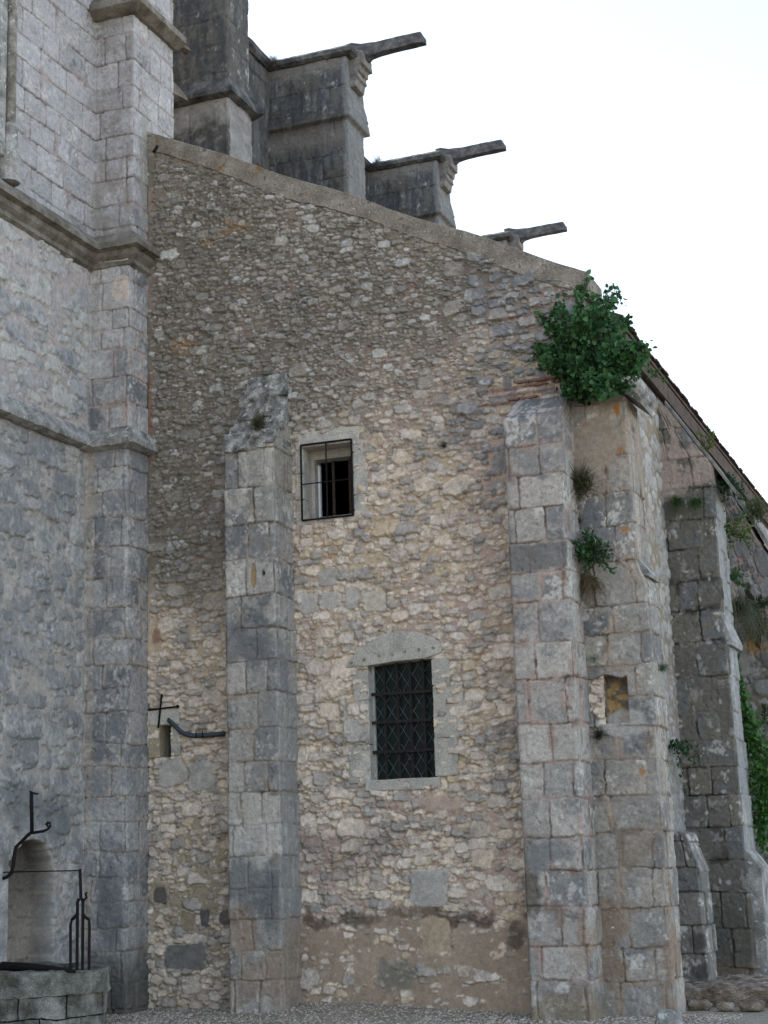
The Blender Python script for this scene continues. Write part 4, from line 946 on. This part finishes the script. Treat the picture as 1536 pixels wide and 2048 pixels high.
# ------------------------------------------------------------------ aisle side wall and roof
def build_aisle():
    root = thing('church_aisle', 'cream rubble aisle with brown tiled roof eave receding at right behind the corner buttress', 'aisle', (1.6, 6, 0))
    X = 1.6; p = Panel(0, 14, -.2, 7.0, .014)
    rubble(p, 111, ((.10, .16, 1.2, 2, 900), (.06, .10, 1.2, 2.2, 5000), (.035, .06, 1.2, 2, 16000)))
    U, Z = p.U, p.Z; r = p.rnd[p.idx]; n2 = fbm(U, Z, .12, 113, 4, .6); n3 = fbm(U, Z, .04, 114, 3); n4 = fbm(U, Z, .6, 115, 4)
    e = np.clip(p.e/.03, 0, 1); hs = -.008+.018*(1-(1-e)**2)+(r[..., 2]-.5)*.03+(n2-.5)*.022; ml = -.004+(n4-.5)*.026
    s = ss(-.002, .004, hs-ml); c = mix(LIGHT*1.02, MID*.95, r[..., 0]); c = mix(c, PINK*.95, ss(.55, .68, n4)*.5)
    c = mix(BUFF*.75, c, s)*(.82+.36*n3)[..., None]; c = mix(c, GREY*.95, (1-ss(2.2, 4.2, Z+(n4-.5)*1.5))*.55)
    p.h = np.where(hs > ml, hs, ml); p.col = np.clip(c*.88, .01, .7)
    sheet('rubble_masonry', [(-.15, [(X, .45), (X, 14)]), (6.95, [(X, .45), (X, 14)])], p, root, .015, seed=14)
    # cornice: rounded corbel stones under the eave
    rs = random.Random(8); y = .62
    while y < 13.5:
        l = rs.uniform(.5, .8)
        bm = bmesh.new(); prof = [(1.58, 6.62), (1.63, 6.62), (1.665, 6.65), (1.685, 6.71), (1.685, 6.77), (1.67, 6.81), (1.58, 6.82)]
        if 2.4 < y < 3.8: y += l; bm.free(); continue
        a = [bm.verts.new((x, y, z)) for x, z in prof]; b = [bm.verts.new((x, y+l-.012, z)) for x, z in prof]
        bm.faces.new(a); bm.faces.new(b[::-1])
        for i in range(7): bm.faces.new((a[i], b[i], b[(i+1) % 7], a[(i+1) % 7]))
        y += l; bmesh.ops.recalc_face_normals(bm, faces=bm.faces); from_bm('cornice_stone', bm, M_STRING, root)
    # the roof, with its deck, boards and tiles
    rf = bpy.data.objects.new('roof', None); COL.objects.link(rf); rf.parent = root; rf.empty_display_size = .2
    ex, ez = 1.715, 7.17; sl = .49
    bm = bmesh.new(); xa = -4.9; za = ez+(ex-xa)*sl
    box_ = [(ex, ez), (xa, za), (xa, za-.05), (ex, ez-.05)]
    prism('roof_deck', box_, 'Y', .56, 14, M_BOARD, rf)
    # rafters feet and boards under the overhang
    prism('eave_board', [(ex-.015, ez-.055), (ex-.015, ez-.27), (ex-.05, ez-.27), (ex-.05, ez-.04)], 'Y', .56, 14, M_BOARD, rf)
    prism('soffit', [(1.58, ez-.02), (1.58, ez-.22), (ex-.055, ez-.27), (ex-.055, ez-.07)], 'Y', .58, 14, M_BOARD, rf)
    tb = bmesh.new(); rs = random.Random(5)
    for row in range(3):
        y = .56+(row % 2)*.09
        while y < 14:
            x1 = ex+.035-row*.12; z1 = ez+.012-(x1-ex)*sl+row*.0+.012*row*0; x0 = x1-.30; z0 = z1+.30*sl
            dz = rs.uniform(0, .014); dx = rs.uniform(-.012, .012)
            v = [tb.verts.new(c) for c in ((x1+dx, y, z1+dz), (x1+dx, y+.165, z1+dz+rs.uniform(-.006, .006)), (x0, y+.165, z0), (x0, y, z0), (x1+dx, y, z1+dz+.022), (x1+dx, y+.165, z1+dz+.022), (x0, y+.165, z0+.022), (x0, y, z0+.022))]
            for f in ((0, 3, 2, 1), (4, 5, 6, 7), (0, 1, 5, 4), (1, 2, 6, 5), (3, 0, 4, 7)): tb.faces.new([v[i] for i in f])
            y += .18
    from_bm('tile', tb, M_TILE, rf)['kind'] = 'stuff'
build_aisle()

# ------------------------------------------------------------------ nave: parapet wall, tall pier, three buttresses with gargoyles
def dark_panel(w_, z0, z1, seed, light_below=None):
    p = Panel(0, w_, z0, z1, .016); ashlar(p, seed, (.32, .44), (.4, .8), warp=.7)
    finish_ashlar(p, seed, prot=.004, joint=.006, mortar=np.array((.10, .09, .08)), stones=(np.array((.13, .125, .11)), np.array((.105, .102, .095)), np.array((.085, .085, .082))), dark=.2, white=-.35, smear=.2, mdepth=.006)
    U, Z = p.U, p.Z; n2 = fbm(U, Z*.25, .07, seed+3, 4, .65); n3 = fbm(U, Z, .035, seed+4, 2)
    p.col = mix(p.col, np.array((.055, .056, .056)), ss(.46, .60, n2)*.7)            # rain streaks
    p.col = mix(p.col, np.array((.24, .23, .205)), ss(.72, .84, n3)*.35)               # pale lichen specks
    return p

def build_nave():
    XN = -4.95
    nw = thing('nave_wall', 'dark upper wall of the nave linking the gargoyle buttresses, far behind the gable coping', 'wall', (XN, 8, 8))
    p = dark_panel(24, 7, 14.3, 121); sheet('ashlar_masonry', [(7, [(XN, 1.7), (XN, 25)]), (14.2, [(XN, 1.7), (XN, 25)])], p, nw, .05)
    box('wall_core', XN-.6, XN-.03, 1.7, 25, 7, 14.2, M_DARK, nw)
    sweep_profile('parapet_coping', [(XN, 1.7), (XN, 25)], [(-.6, 14.24), (-.02, 14.28), (.09, 14.2), (.09, 14.12), (.03, 14.06), (-.6, 14.06)], M_DARK, nw, .01, 4, .3)
    # tall pier
    yp, xp = 1.78, -3.545
    t = thing('nave_pier', 'tall blackened square pier with a sloping drip course, behind the church wall corner', 'buttress', (xp-.5, yp+.4, 8))
    p = dark_panel(2.4, 8, 13.9, 131); U, Z = p.U, p.Z; n2 = fbm(U, Z, .15, 133, 4, .6)
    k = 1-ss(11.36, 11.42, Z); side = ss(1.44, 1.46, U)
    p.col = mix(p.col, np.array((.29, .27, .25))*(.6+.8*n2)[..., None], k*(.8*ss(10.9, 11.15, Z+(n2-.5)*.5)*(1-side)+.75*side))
    f = lambda o: [(XN, yp-o), (xp+o, yp-o), (xp+o, yp+.72+o), (XN, yp+.72+o)]
    sheet('ashlar_masonry', [(8, f(0)), (11.5, f(0)), (11.52, f(-.02)), (13.8, f(-.02))], p, t, .016, wear=.012, convex=(1, 2), seed=15)
    sweep_profile('drip_course', f(0)[:3]+[(xp, yp+.80)], [(-.06, 11.72), (-.02, 11.70), (.10, 11.47), (.10, 11.42), (.0, 11.38), (-.06, 11.38)], M_DARK, t, .006, 5)
    # a gargoyle buttress
    xb, y0, T = -3.60, 6.12, .74
    def make():
        r = thing('nave_buttress', 'x', 'buttress', (xb, y0, 8), 'nave buttresses with gargoyles')
        p = dark_panel(3.2, 8, 14.2, 141)
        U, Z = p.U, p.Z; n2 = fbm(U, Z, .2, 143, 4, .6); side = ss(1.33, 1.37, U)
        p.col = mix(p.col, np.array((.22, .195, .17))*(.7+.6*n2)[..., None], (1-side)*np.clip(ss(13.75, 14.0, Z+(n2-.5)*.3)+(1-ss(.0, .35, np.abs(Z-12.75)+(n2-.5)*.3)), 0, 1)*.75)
        p.col = mix(p.col, np.array((.24, .235, .225))*(.7+.6*n2)[..., None], side*.6)  # right flank lightened in colour to stand for its brighter light
        g = lambda o: [(XN, y0-o), (xb+o, y0-o), (xb+o, y0+T+o), (XN, y0+T+o)]
        sheet('ashlar_masonry', [(8, g(0)), (12.96, g(0)), (12.98, g(.085)), (13.03, g(.085)), (13.5, g(.01)), (14.06, g(.0))], p, r, .016, wear=.015, convex=(1, 2), seed=16)
        sweep_profile('gutter_coping', [(XN, y0), (xb+.05, y0), (xb+.05, y0+T), (XN, y0+T)], [(-.35, 14.24), (.02, 14.22), (.09, 14.16), (.09, 14.09), (.03, 14.05), (-.35, 14.05)], M_DARK, r, .004, 6)
        ym = y0+T*.5
        def wp(q): v = at(640+q[0]*.16927, 40+q[1]*.16927, Y=y0+.30); return (float(v[0]), float(v[2]))
        gp = [wp(q) for q in ((300, 290), (380, 268), (480, 282), (650, 258), (900, 198), (1185, 138), (1222, 185), (1225, 255), (1170, 268), (900, 330), (700, 385), (590, 425), (548, 470), (420, 420), (330, 400))]
        go = prism('gargoyle', gp, 'Y', ym-.085, ym+.085, M_GARG, r, bev=.018, rough=.006, cuts=2, seed=3)
        cp = [wp(q) for q in ((315, 395), (528, 395), (540, 440), (540, 540), (505, 560), (495, 625), (470, 640), (485, 700), (458, 725), (452, 810), (400, 830), (330, 700))]
        prism('corbel', cp, 'Y', ym-.20, ym+.20, M_CORB, r, bev=.012, rough=.006, cuts=2, seed=5)
        return r
    b0 = make()
    labels = ('nearest gargoyle buttress, largest and highest against the sky, right of the tall black pier', 'middle gargoyle buttress, between the largest one and the one barely showing', 'farthest gargoyle buttress, only its spout and top showing above the coping')
    for i, lb in enumerate(labels):
        if i == 0: o = b0
        else:
            o = b0.copy(); COL.objects.link(o); o.location.y += 4.39*i
            for ch in b0.children:
                c = ch.copy(); COL.objects.link(c); c.parent = o
        o['label'] = lb
M_GARG = stone_mat('gargoyle_stone', (.05, .05, .052), (.09, .088, .088), (.15, .145, .14), 8)
M_CORB = stone_mat('corbel_stone', (.12, .11, .105), (.20, .185, .17), (.28, .26, .24), 7)
build_nave()

# ------------------------------------------------------------------ ironwork on the wall
def wall_iron():
    P = lambda x, y, yy=-.03: tuple(at(x, y, Y=yy))
    t = thing('wall_anchor', 'black iron cross-shaped wall anchor above the slit window', 'wall anchor', tuple(at(320, 1420, Y=0)))
    tube('cross_bar', [P(288, 1421), P(356, 1413)], .011, M_IRON, t, 6); tube('upright_bar', [P(323.5, 1388, -.05), P(316.5, 1456, -.05)], .011, M_IRON, t, 6)
    for q in ((290, 1421), (355, 1413)):
        bm = bmesh.new(); bmesh.ops.create_uvsphere(bm, u_segments=10, v_segments=8, radius=.021, matrix=Matrix.Translation(P(*q))); from_bm('rivet', bm, M_RUST, t)
    t = thing('drain_pipe', 'bent grey lead pipe running from the slit window to the middle buttress', 'pipe', tuple(at(390, 1467, Y=0)))
    bm = bmesh.new()
    for dz, dy in ((0, -.045), (-.028, -.04), (-.014, -.075)):
        pts = [np.array(P(x, y, dy))+np.array((0, 0, dz)) for x, y in ((336, 1437), (347, 1446), (358, 1458), (368, 1465), (385, 1469), (410, 1468), (449, 1465))]
        tube_bm(bm, pts, .014, 8)
    from_bm('pipe_run', bm, M_LEAD, t, smooth=True)
    for q in ((392, 1467), (405, 1467)): tube('clip', [np.array(P(q[0], q[1], -.10))+np.array((0, 0, .03)), np.array(P(q[0], q[1], -.10))-np.array((0, 0, .05))], .006, M_IRON, t, 6)
    t = thing('iron_peg', 'short black iron peg under the top end of the gable coping', 'peg', tuple(at(311, 297, Y=0)))
    tube('shank', [P(316, 290, .02), P(313, 294, -.08), P(309, 302, -.10)], .016, M_IRON, t, 6); tube('head', [P(310, 300, -.10), P(308, 304, -.11)], .022, M_IRON, t, 6)
wall_iron()

# ------------------------------------------------------------------ the well
def build_well():
    yw = -2.25; cx, cyy = -3.96, -1.85
    t = thing('stone_well', 'old stone well with black iron overthrow at the foot of the church wall', 'well', (cx, cyy, 0))
    from mathutils import noise as mn
    def ring(name, r0, r1, z0, z1, mat, nseg, rough, seed, par):
        bm = bmesh.new(); N = 72; M = 10
        prof = [(r0, z0), (r1, z0)]+[(r1, z0+(z1-z0)*k/M) for k in range(1, M)]+[(r1-.02, z1), (r1-.1, z1+.01), (r0, z1)]
        rg = []
        for i in range(N):
            a = 2*math.pi*i/N; k = 1+.03*math.cos(4*a+.5)
            rg.append([bm.verts.new((cx+math.cos(a)*r*k, cyy+math.sin(a)*r*k, z)) for r, z in prof])
        for i in range(N):
            A, B = rg[i], rg[(i+1) % N]
            for j in range(len(prof)): q = (j+1) % len(prof); bm.faces.new((A[j], B[j], B[q], A[q]))
        for v in bm.verts: q = v.co*4+Vector((seed, 0, 0)); v.co += mn.noise_vector(q)*rough+mn.noise_vector(q*4)*rough*.4
        bmesh.ops.recalc_face_normals(bm, faces=bm.faces)
        return from_bm(name, bm, mat, par)
    ring('curb', .42, .735, .35, .575, M_CURB, 8, .034, 2, t)
    # drum of stones
    bm = bmesh.new(); rs = random.Random(2); z = -.1
    for hh in (.24, .22):
        a = rs.uniform(0, .5); a0 = a
        while a < a0+6.2:
            d = rs.uniform(.45, .75); rr = .68+rs.uniform(-.015, .015); vs_ = []
            for zz in (z+.008, z+hh-.008):
                for k in range(5): an = a+.012+(d-.024)*k/4; vs_.append((cx+math.cos(an)*rr, cyy+math.sin(an)*rr, zz))
                for k in range(4, -1, -1): an = a+.012+(d-.024)*k/4; vs_.append((cx+math.cos(an)*.44, cyy+math.sin(an)*.44, zz))
            V = [bm.verts.new(v) for v in vs_]; bm.faces.new(V[:10][::-1]); bm.faces.new(V[10:])
            for k in range(10): bm.faces.new((V[k], V[(k+1) % 10], V[10+(k+1) % 10], V[10+k]))
            a += d
        z += hh
    bmesh.ops.triangulate(bm, faces=[f for f in bm.faces if len(f.verts) > 4])
    for _ in range(2): bmesh.ops.subdivide_edges(bm, edges=[e for e in bm.edges if e.calc_length() > .05], cuts=1, use_grid_fill=True)
    for v in bm.verts: q = v.co*5; v.co += mn.noise_vector(q)*.022+mn.noise_vector(q*4)*.01
    bmesh.ops.recalc_face_normals(bm, faces=bm.faces); from_bm('drum', bm, M_CURB, t)
    P = lambda x, y: tuple(at(x, y, Y=yw))
    # lid
    tube('roller', [P(-30, 1932), P(60, 1934), P(110, 1938), P(150, 1943)], .05, M_IRON, t, 12, .015)
    # iron crown
    tube('finial_rod', [P(63, 1586), P(63, 1600), P(64, 1668)], .019, M_IRON, t, 8); tube('hook', [P(60, 1583), P(66, 1586), P(76, 1588)], .010, M_IRON, t, 6)
    sp = [P(64, 1666), P(76, 1664), P(88, 1662), P(96, 1658), P(101, 1651), P(100, 1646), P(96, 1645), P(92, 1649), P(95, 1652)]
    tube('scroll', sp, .014, M_IRON, t, 8)
    tube('bracket', [P(64, 1664), P(55, 1671), P(42, 1684), P(32, 1694), P(29, 1706), P(27, 1730), P(23, 1745), P(14, 1754), P(2, 1758), P(-15, 1758)], .0175, M_IRON, t, 8)
    tube('tie_rod', [P(-15, 1745), P(158, 1741)], .007, M_IRON, t, 6)
    # forked post
    tube('post', [P(160, 1738), P(162, 1800)], .0175, M_IRON, t, 4)
    tube('fork_bar', [P(158, 1797), P(155, 1805), P(154, 1940)], .0175, M_IRON, t, 4); tube('fork_bar', [P(164, 1797), P(166, 1805), P(165, 1940)], .0175, M_IRON, t, 4)
    tube('fork_bar', [P(155, 1826), P(150, 1834), P(143, 1840), P(141, 1850), P(141, 1940)], .016, M_IRON, t, 4)
    tube('fork_bar', [P(165, 1826), P(170, 1834), P(178, 1839), P(179, 1850), P(178, 1940)], .016, M_IRON, t, 4)
    tube('latch', [P(161, 1796), P(168, 1801), P(173, 1795), P(171, 1788), P(174, 1785)], .012, M_IRON, t, 6)
    # pale post at the well's far side of the frame
    q = P(-14, 1830); box('stone_post', q[0]-.13, q[0]+.11, yw-.13, yw+.10, .5, 1.82, M_CAPL, t, bev=.02)
build_well()

# ------------------------------------------------------------------ loose stones at the right
def boulder(name, label, cat, c, s, seed, mat):
    from mathutils import noise as mn
    bm = bmesh.new(); bmesh.ops.create_icosphere(bm, subdivisions=4, radius=1)
    for v in bm.verts:
        q = v.co.copy(); n_ = mn.noise(q*1.6+Vector((seed, 0, 0)))*.16+mn.noise(q*5+Vector((seed, 3, 0)))*.05
        p_ = Vector((math.copysign(abs(q.x)**.7, q.x), math.copysign(abs(q.y)**.7, q.y), math.copysign(abs(q.z)**.8, q.z)))
        v.co = Vector((p_.x*s[0], p_.y*s[1], p_.z*s[2]))*(1+n_)+Vector(c)
    return tag(from_bm(name, bm, mat, None, smooth=True), label, cat)
q = at(1337, 2040, Y=-1.0)
boulder('guard_stone', 'rounded grey guard stone at the foot of the corner buttress', 'stone', (q[0], -1.0, -.03), (.125, .12, .17), 2, M_STRING)
M_LEDGE = stone_mat('earthy_ledge', (.10, .08, .06), (.21, .165, .125), (.36, .31, .26), 6, bump=.8)
prism('stone_ledge', [(1.62, -.1), (4.2, -.1), (4.2, .02), (3.2, .10), (2.6, .15), (2.2, .16), (1.8, .13), (1.62, .14)], 'Y', .9, 2.6, M_LEDGE, None, bev=.02, rough=.035, cuts=4, seed=5)
tag(bpy.data.objects['stone_ledge'], 'low crumbling stone and earth ledge along the foot of the aisle wall at right', 'ledge')
for i, (x, y, yy, s, lb) in enumerate(((1400, 2022, .6, .13, 'flat earthy block lying right of the rounded guard stone'), (1452, 2030, .5, .10, 'small brown stone lying in the middle of the ledge front'), (1505, 2026, .5, .14, 'brown stone lying at the right end of the ledge front'))):
    q = at(x, y, Y=yy); boulder('loose_stone', lb, 'stone', (q[0], yy, max(.02, q[2]-.02)), (s*.9, s*.7, s*.40), 20+i, M_LEDGE)

# ------------------------------------------------------------------ plants
def leaf_mesh(name, pos, nrm_dir, size, col, parent=None, wide=.75):
    """many small pointed leaves, each of four faces folded along its midrib"""
    n = len(pos); rs = np.random.RandomState(len(pos)+3)
    d = nrm_dir/np.maximum(np.linalg.norm(nrm_dir, axis=1, keepdims=True), 1e-6)      # leaf axis
    rv = rs.normal(size=(n, 3)); sd_ = np.cross(d, rv); sd_ /= np.maximum(np.linalg.norm(sd_, axis=1, keepdims=True), 1e-6); up = np.cross(sd_, d)
    L = size[:, None]; W = (size*wide*.5)[:, None]
    b0 = pos; m1 = pos+d*L*.35+up*L*.05; m2 = pos+d*L*.72+up*L*.04; tp = pos+d*L-up*L*.08
    l1 = m1+sd_*W+up*L*.06; r1 = m1-sd_*W+up*L*.06; l2 = m2+sd_*W*.75+up*L*.02; r2 = m2-sd_*W*.75+up*L*.02
    V = np.stack([b0, m1, m2, tp, l1, r1, l2, r2], 1).reshape(-1, 3)
    F4 = np.array([(1, 4, 6, 2), (1, 2, 7, 5)]); F3 = np.array([(0, 4, 1), (0, 1, 5), (2, 6, 3), (2, 3, 7)])
    off = (np.arange(n)*8)[:, None, None]
    faces = [tuple(f) for f in (F4[None]+off).reshape(-1, 4).tolist()]+[tuple(f) for f in (F3[None]+off).reshape(-1, 3).tolist()]
    me = bpy.data.meshes.new(name); me.from_pydata(V.tolist(), [], faces)
    a = me.color_attributes.new('Col', 'FLOAT_COLOR', 'POINT')
    c = np.repeat(np.concatenate([col, np.ones((n, 1))], 1), 8, 0); a.data.foreach_set('color', c.reshape(-1).astype(np.float32))
    return link(name, me, parent, (M_LEAF,))

def build_bush():
    yb = -.15; c = at(1185, 690, Y=yb); root_p = np.array((1.42, -.05, 6.28))
    t = thing('wall_bush', 'big dark green leafy bush growing on top of the corner buttress under the eave', 'bush', tuple(root_p))
    rs = np.random.RandomState(6)
    # outline of the crown as sight lines at mixed depths
    tips = [(1085, 690), (1075, 625), (1120, 600), (1150, 565), (1175, 555), (1215, 575), (1235, 570), (1245, 590), (1225, 600), (1250, 640), (1275, 680), (1300, 690), (1290, 720), (1280, 755), (1255, 775), (1220, 790), (1170, 795), (1130, 780), (1110, 750), (1095, 720), (1140, 640), (1180, 620), (1200, 660), (1165, 690), (1215, 700), (1240, 720), (1190, 735), (1150, 720), (1140, 760), (1200, 770), (1160, 610), (1205, 600), (1225, 640), (1255, 700), (1110, 660), (1130, 690), (1180, 770), (1235, 760), (1115, 620), (1190, 580), (1160, 655), (1100, 700), (1260, 740), (1150, 785), (1195, 790), (1230, 680), (1175, 650), (1210, 730)]
    bm = bmesh.new(); P = []; D = []; S = []
    for i, (x, y) in enumerate(tips):
        yy = rs.uniform(-.75, .15) if 1110 < x < 1270 else rs.uniform(-.45, .05)
        tp = at(x+rs.uniform(-5, 5), y+rs.uniform(-5, 5), Y=yy); a = root_p+rs.uniform(-.2, .2, 3)*np.array((1, .6, .3)); mid = (a+tp)/2+rs.normal(size=3)*.06+np.array((0, -.08, .05))
        pts = [(1-u)**2*a+2*u*(1-u)*mid+u*u*tp for u in np.linspace(0, 1, 7)]
        tube_bm(bm, pts, .011, 5, .003)
        k = 155 if y > 600 else 75
        for _ in range(k):
            u = rs.uniform(.28, 1.0)**.8; q = (1-u)**2*a+2*u*(1-u)*mid+u*u*tp
            P.append(q+rs.normal(size=3)*(.08-.055*u)); dd = (tp-a)/np.linalg.norm(tp-a)*.5+rs.normal(size=3)*.8+np.array((0, -.25, -.15)); D.append(dd); S.append(rs.uniform(.036, .076))
    from_bm('stems', bm, M_STEM, t)
    P, D, S = np.array(P), np.array(D), np.array(S); n = len(P)
    g = np.array((.042, .112, .038)); cc = g[None]*rs.uniform(.42, 1.75, (n, 1))*rs.uniform(.82, 1.18, (n, 3)); yl = rs.rand(n) > .90; cc[yl] = np.array((.06, .13, .045))
    leaf_mesh('foliage', P, D, S, cc, t, .85)
build_bush()

def tuft(label, px, py, Y=None, X=None, n=60, L=.2, spread=.6, colr=(.05, .09, .03), kind='grass', droop=.3, name='wall_plant', out=(0, -1, 0), cat='plant', group='plants rooted in the walls', w=.009):
    if kind == 'grass': n = int(n*2.2)
    q = at(px, py, Y=Y, X=X); rs = np.random.RandomState(int(px*7+py)); out = np.array(out, float)
    t = thing(name, label, cat, tuple(q), group)
    if kind == 'grass':
        bm = bmesh.new(); cols = []
        lay = bm.verts.layers.float_color.new('Col')
        for i in range(n):
            d = np.array((0, 0, 1.0))*rs.uniform(.3, 1)+out*rs.uniform(.1, .8)+rs.normal(size=3)*spread; d /= np.linalg.norm(d)
            l = L*rs.uniform(.45, 1.1); b = q+rs.normal(size=3)*L*.13+out*.01; sdv = np.cross(d, rs.normal(size=3)); sdv /= np.linalg.norm(sdv)
            c_ = np.array(colr)*rs.uniform(.6, 1.5)
            prev = None
            for k in range(5):
                u = k/4; p_ = b+d*l*u+np.array((0, 0, -1))*droop*l*u*u; ww = w*L*3*(1-u*.9)*.5
                a1 = bm.verts.new(p_+sdv*ww); a2 = bm.verts.new(p_-sdv*ww)
                a1[lay] = (*c_, 1); a2[lay] = (*c_, 1)
                if prev: bm.faces.new((prev[0], a1, a2, prev[1]))
                prev = (a1, a2)
        from_bm('blades', bm, M_LEAF, t)
    else:
        bm = bmesh.new(); P = []; D = []; S = []
        for i in range(max(5, n//14)):
            d = np.array((0, 0, 1.0))*rs.uniform(.1, 1)+out*rs.uniform(.1, 1)+rs.normal(size=3)*spread; d /= np.linalg.norm(d); l = L*rs.uniform(.6, 1.1)
            pts = [q+d*l*u+np.array((0, 0, -1))*droop*l*u*u for u in np.linspace(0, 1, 5)]; tube_bm(bm, pts, .004, 4, .0015)
            for k in range(24):
                u = rs.uniform(.15, 1); P.append(q+d*l*u+np.array((0, 0, -1))*droop*l*u*u+rs.normal(size=3)*L*.06); D.append(d+rs.normal(size=3)*.7); S.append(L*rs.uniform(.08, .18))
        from_bm('stems', bm, M_STEM, t)
        P, D, S = np.array(P), np.array(D), np.array(S); m_ = len(P)
        leaf_mesh('foliage', P, D, S, np.array(colr)[None]*rs.uniform(.6, 1.5, (m_, 1))*rs.uniform(.9, 1.1, (m_, 3)), t, .6)
    return t
DRY = (.16, .12, .065); OLV = (.085, .085, .04); GRN = (.035, .085, .03); LIM = (.07, .14, .035)
tuft('dry brown grass tuft on the broken top of the middle buttress', 520, 850, Y=-.45, n=130, L=.22, colr=OLV, spread=.5)
tuft('small reddish dry tuft above the grass on the middle buttress top', 506, 803, Y=-.40, n=60, L=.12, colr=DRY, spread=.5)
tuft('large dry olive tuft in the corner beside the tall pale buttress, below the bush', 1165, 975, Y=-.02, n=240, L=.34, colr=OLV, spread=.55)
tuft('bright green feathery shrub in the corner beside the tall pale buttress', 1180, 1120, Y=-.05, n=420, L=.34, colr=GRN, kind='leaf', spread=.45, droop=.1)
tuft('brown withered tuft hanging under the green feathery shrub', 1180, 1165, Y=-.04, n=220, L=.28, colr=DRY, spread=.6, droop=1.0)
tuft('little olive tuft above the green feathery shrub', 1162, 1045, Y=-.02, n=60, L=.12, colr=OLV)
tuft('tiny dark green tuft on the ledge above the putlog hole', 1192, 1322, Y=-.03, n=70, L=.12, colr=GRN)
tuft('dark bristly tuft at the lower left of the putlog hole', 1200, 1472, Y=-.04, n=120, L=.15, colr=(.045, .045, .025))
tuft('left small fern on the dark aisle buttress shoulder', 1355, 1005, Y=2.96, n=110, L=.20, colr=(.05, .09, .025), droop=.8)
tuft('right small fern on the dark aisle buttress shoulder', 1393, 1005, Y=2.96, n=100, L=.20, colr=(.05, .10, .025), droop=.8)
tuft('leafy dark weed hanging in the shadow under the aisle buttress cap', 1440, 965, Y=3.3, n=260, L=.38, colr=(.03, .07, .035), kind='leaf', droop=1.2, out=(1, -.3, 0))
tuft('yellow flowered weed standing on the aisle buttress cap', 1412, 910, Y=3.3, n=90, L=.32, colr=(.10, .13, .03), kind='leaf', spread=.25, droop=0)
tuft('yellowish bushy plant growing out beside the aisle buttress', 1462, 1070, Y=3.9, n=220, L=.36, colr=(.10, .14, .04), kind='leaf', out=(.7, -.7, 0))
tuft('dark green plant low on the side of the aisle buttress', 1462, 1160, Y=3.8, n=180, L=.28, colr=(.04, .10, .03), kind='leaf', out=(.7, -.7, 0))
tuft('long hanging pale grass beside the ivy at right', 1475, 1215, Y=4.0, n=150, L=.45, colr=(.09, .095, .05), droop=1.5, spread=.25, out=(.5, -.5, 0), w=.008)
tuft('grass clump on the far buttress cap under the roof', 1515, 1030, Y=7.2, n=130, L=.42, colr=(.10, .115, .055), spread=.35, w=.01)
tuft('dark green weed in the rubble face of the far buttress', 1522, 1215, Y=7.3, n=140, L=.3, colr=(.03, .06, .02), kind='leaf')
tuft('small green weed low in the far buttress face', 1528, 1440, Y=7.3, n=120, L=.28, colr=(.03, .07, .02), kind='leaf')
tuft('dry stalks on the far buttress between the ivy and the photo edge', 1515, 1255, Y=7.3, n=120, L=.5, colr=(.11, .11, .055), spread=.3, droop=.9, w=.01)
tuft('dark green weed in the corner between the aisle wall and its buttress', 1352, 1495, X=1.66, n=200, L=.30, colr=(.03, .075, .03), kind='leaf', out=(.6, -.8, 0), droop=.9)
tuft('olive weed above the sloping foot buttress', 1360, 1678, X=1.66, n=140, L=.24, colr=(.06, .08, .03), kind='leaf', out=(.6, -.8, 0), droop=.5)
tuft('dark green tuft half way down the corner buttress edge', 1322, 1338, X=1.97, n=70, L=.12, colr=GRN, out=(1, 0, 0))
tuft('dry grey tuft on the nave parapet before the nearest gargoyle', 548, 125, Y=6.0, n=70, L=.24, colr=(.17, .14, .10), spread=.5, w=.008)
tuft('dry grey tuft on the parapet before the middle gargoyle', 757, 328, Y=10.4, n=70, L=.26, colr=(.15, .15, .12), spread=.5, w=.008)
tuft('small dark weed growing in the joints right of the small window', 888, 893, Y=-.03, n=60, L=.11, colr=(.05, .06, .03))
tuft('little leafy sprig under the roof edge right of the bush', 1310, 752, Y=1.2, n=60, L=.22, colr=(.05, .12, .03), kind='leaf', spread=.4)

def build_ivy():
    rs = np.random.RandomState(9); t = thing('ivy', 'bright green ivy trailing down between the dark aisle buttress and the far one', 'ivy', tuple(at(1500, 1500, Y=3.7)))
    path = [(1466, 1295, 5), (1472, 1340, 7), (1480, 1385, 10), (1488, 1420, 15), (1500, 1460, 22), (1508, 1500, 28), (1518, 1550, 30), (1524, 1600, 26), (1524, 1640, 18), (1524, 1690, 10)]
    P = []; D = []; S = []; bm = bmesh.new()
    pts = [at(x, y, Y=3.82) for x, y, w_ in path]; tube_bm(bm, pts, .012, 5, .004); from_bm('vine', bm, M_STEM, t)
    for i in range(2600):
        u = rs.uniform(0, len(path)-1.001); k = int(u); f_ = u-k
        x, y, w_ = [path[k][j]*(1-f_)+path[k+1][j]*f_ for j in range(3)]
        if rs.rand() > (w_+6)/36: continue
        q = at(x+rs.normal()*w_*.55, y+rs.normal()*8, Y=3.82-rs.uniform(0, .12)); P.append(q); D.append(rs.normal(size=3)*.5+np.array((.1, -.5, -.7))); S.append(rs.uniform(.04, .075))
    P, D, S = np.array(P), np.array(D), np.array(S); m_ = len(P)
    leaf_mesh('foliage', P, D, S, np.array((.06, .15, .033))[None]*rs.uniform(.45, 1.5, (m_, 1)), t, .9)
build_ivy()
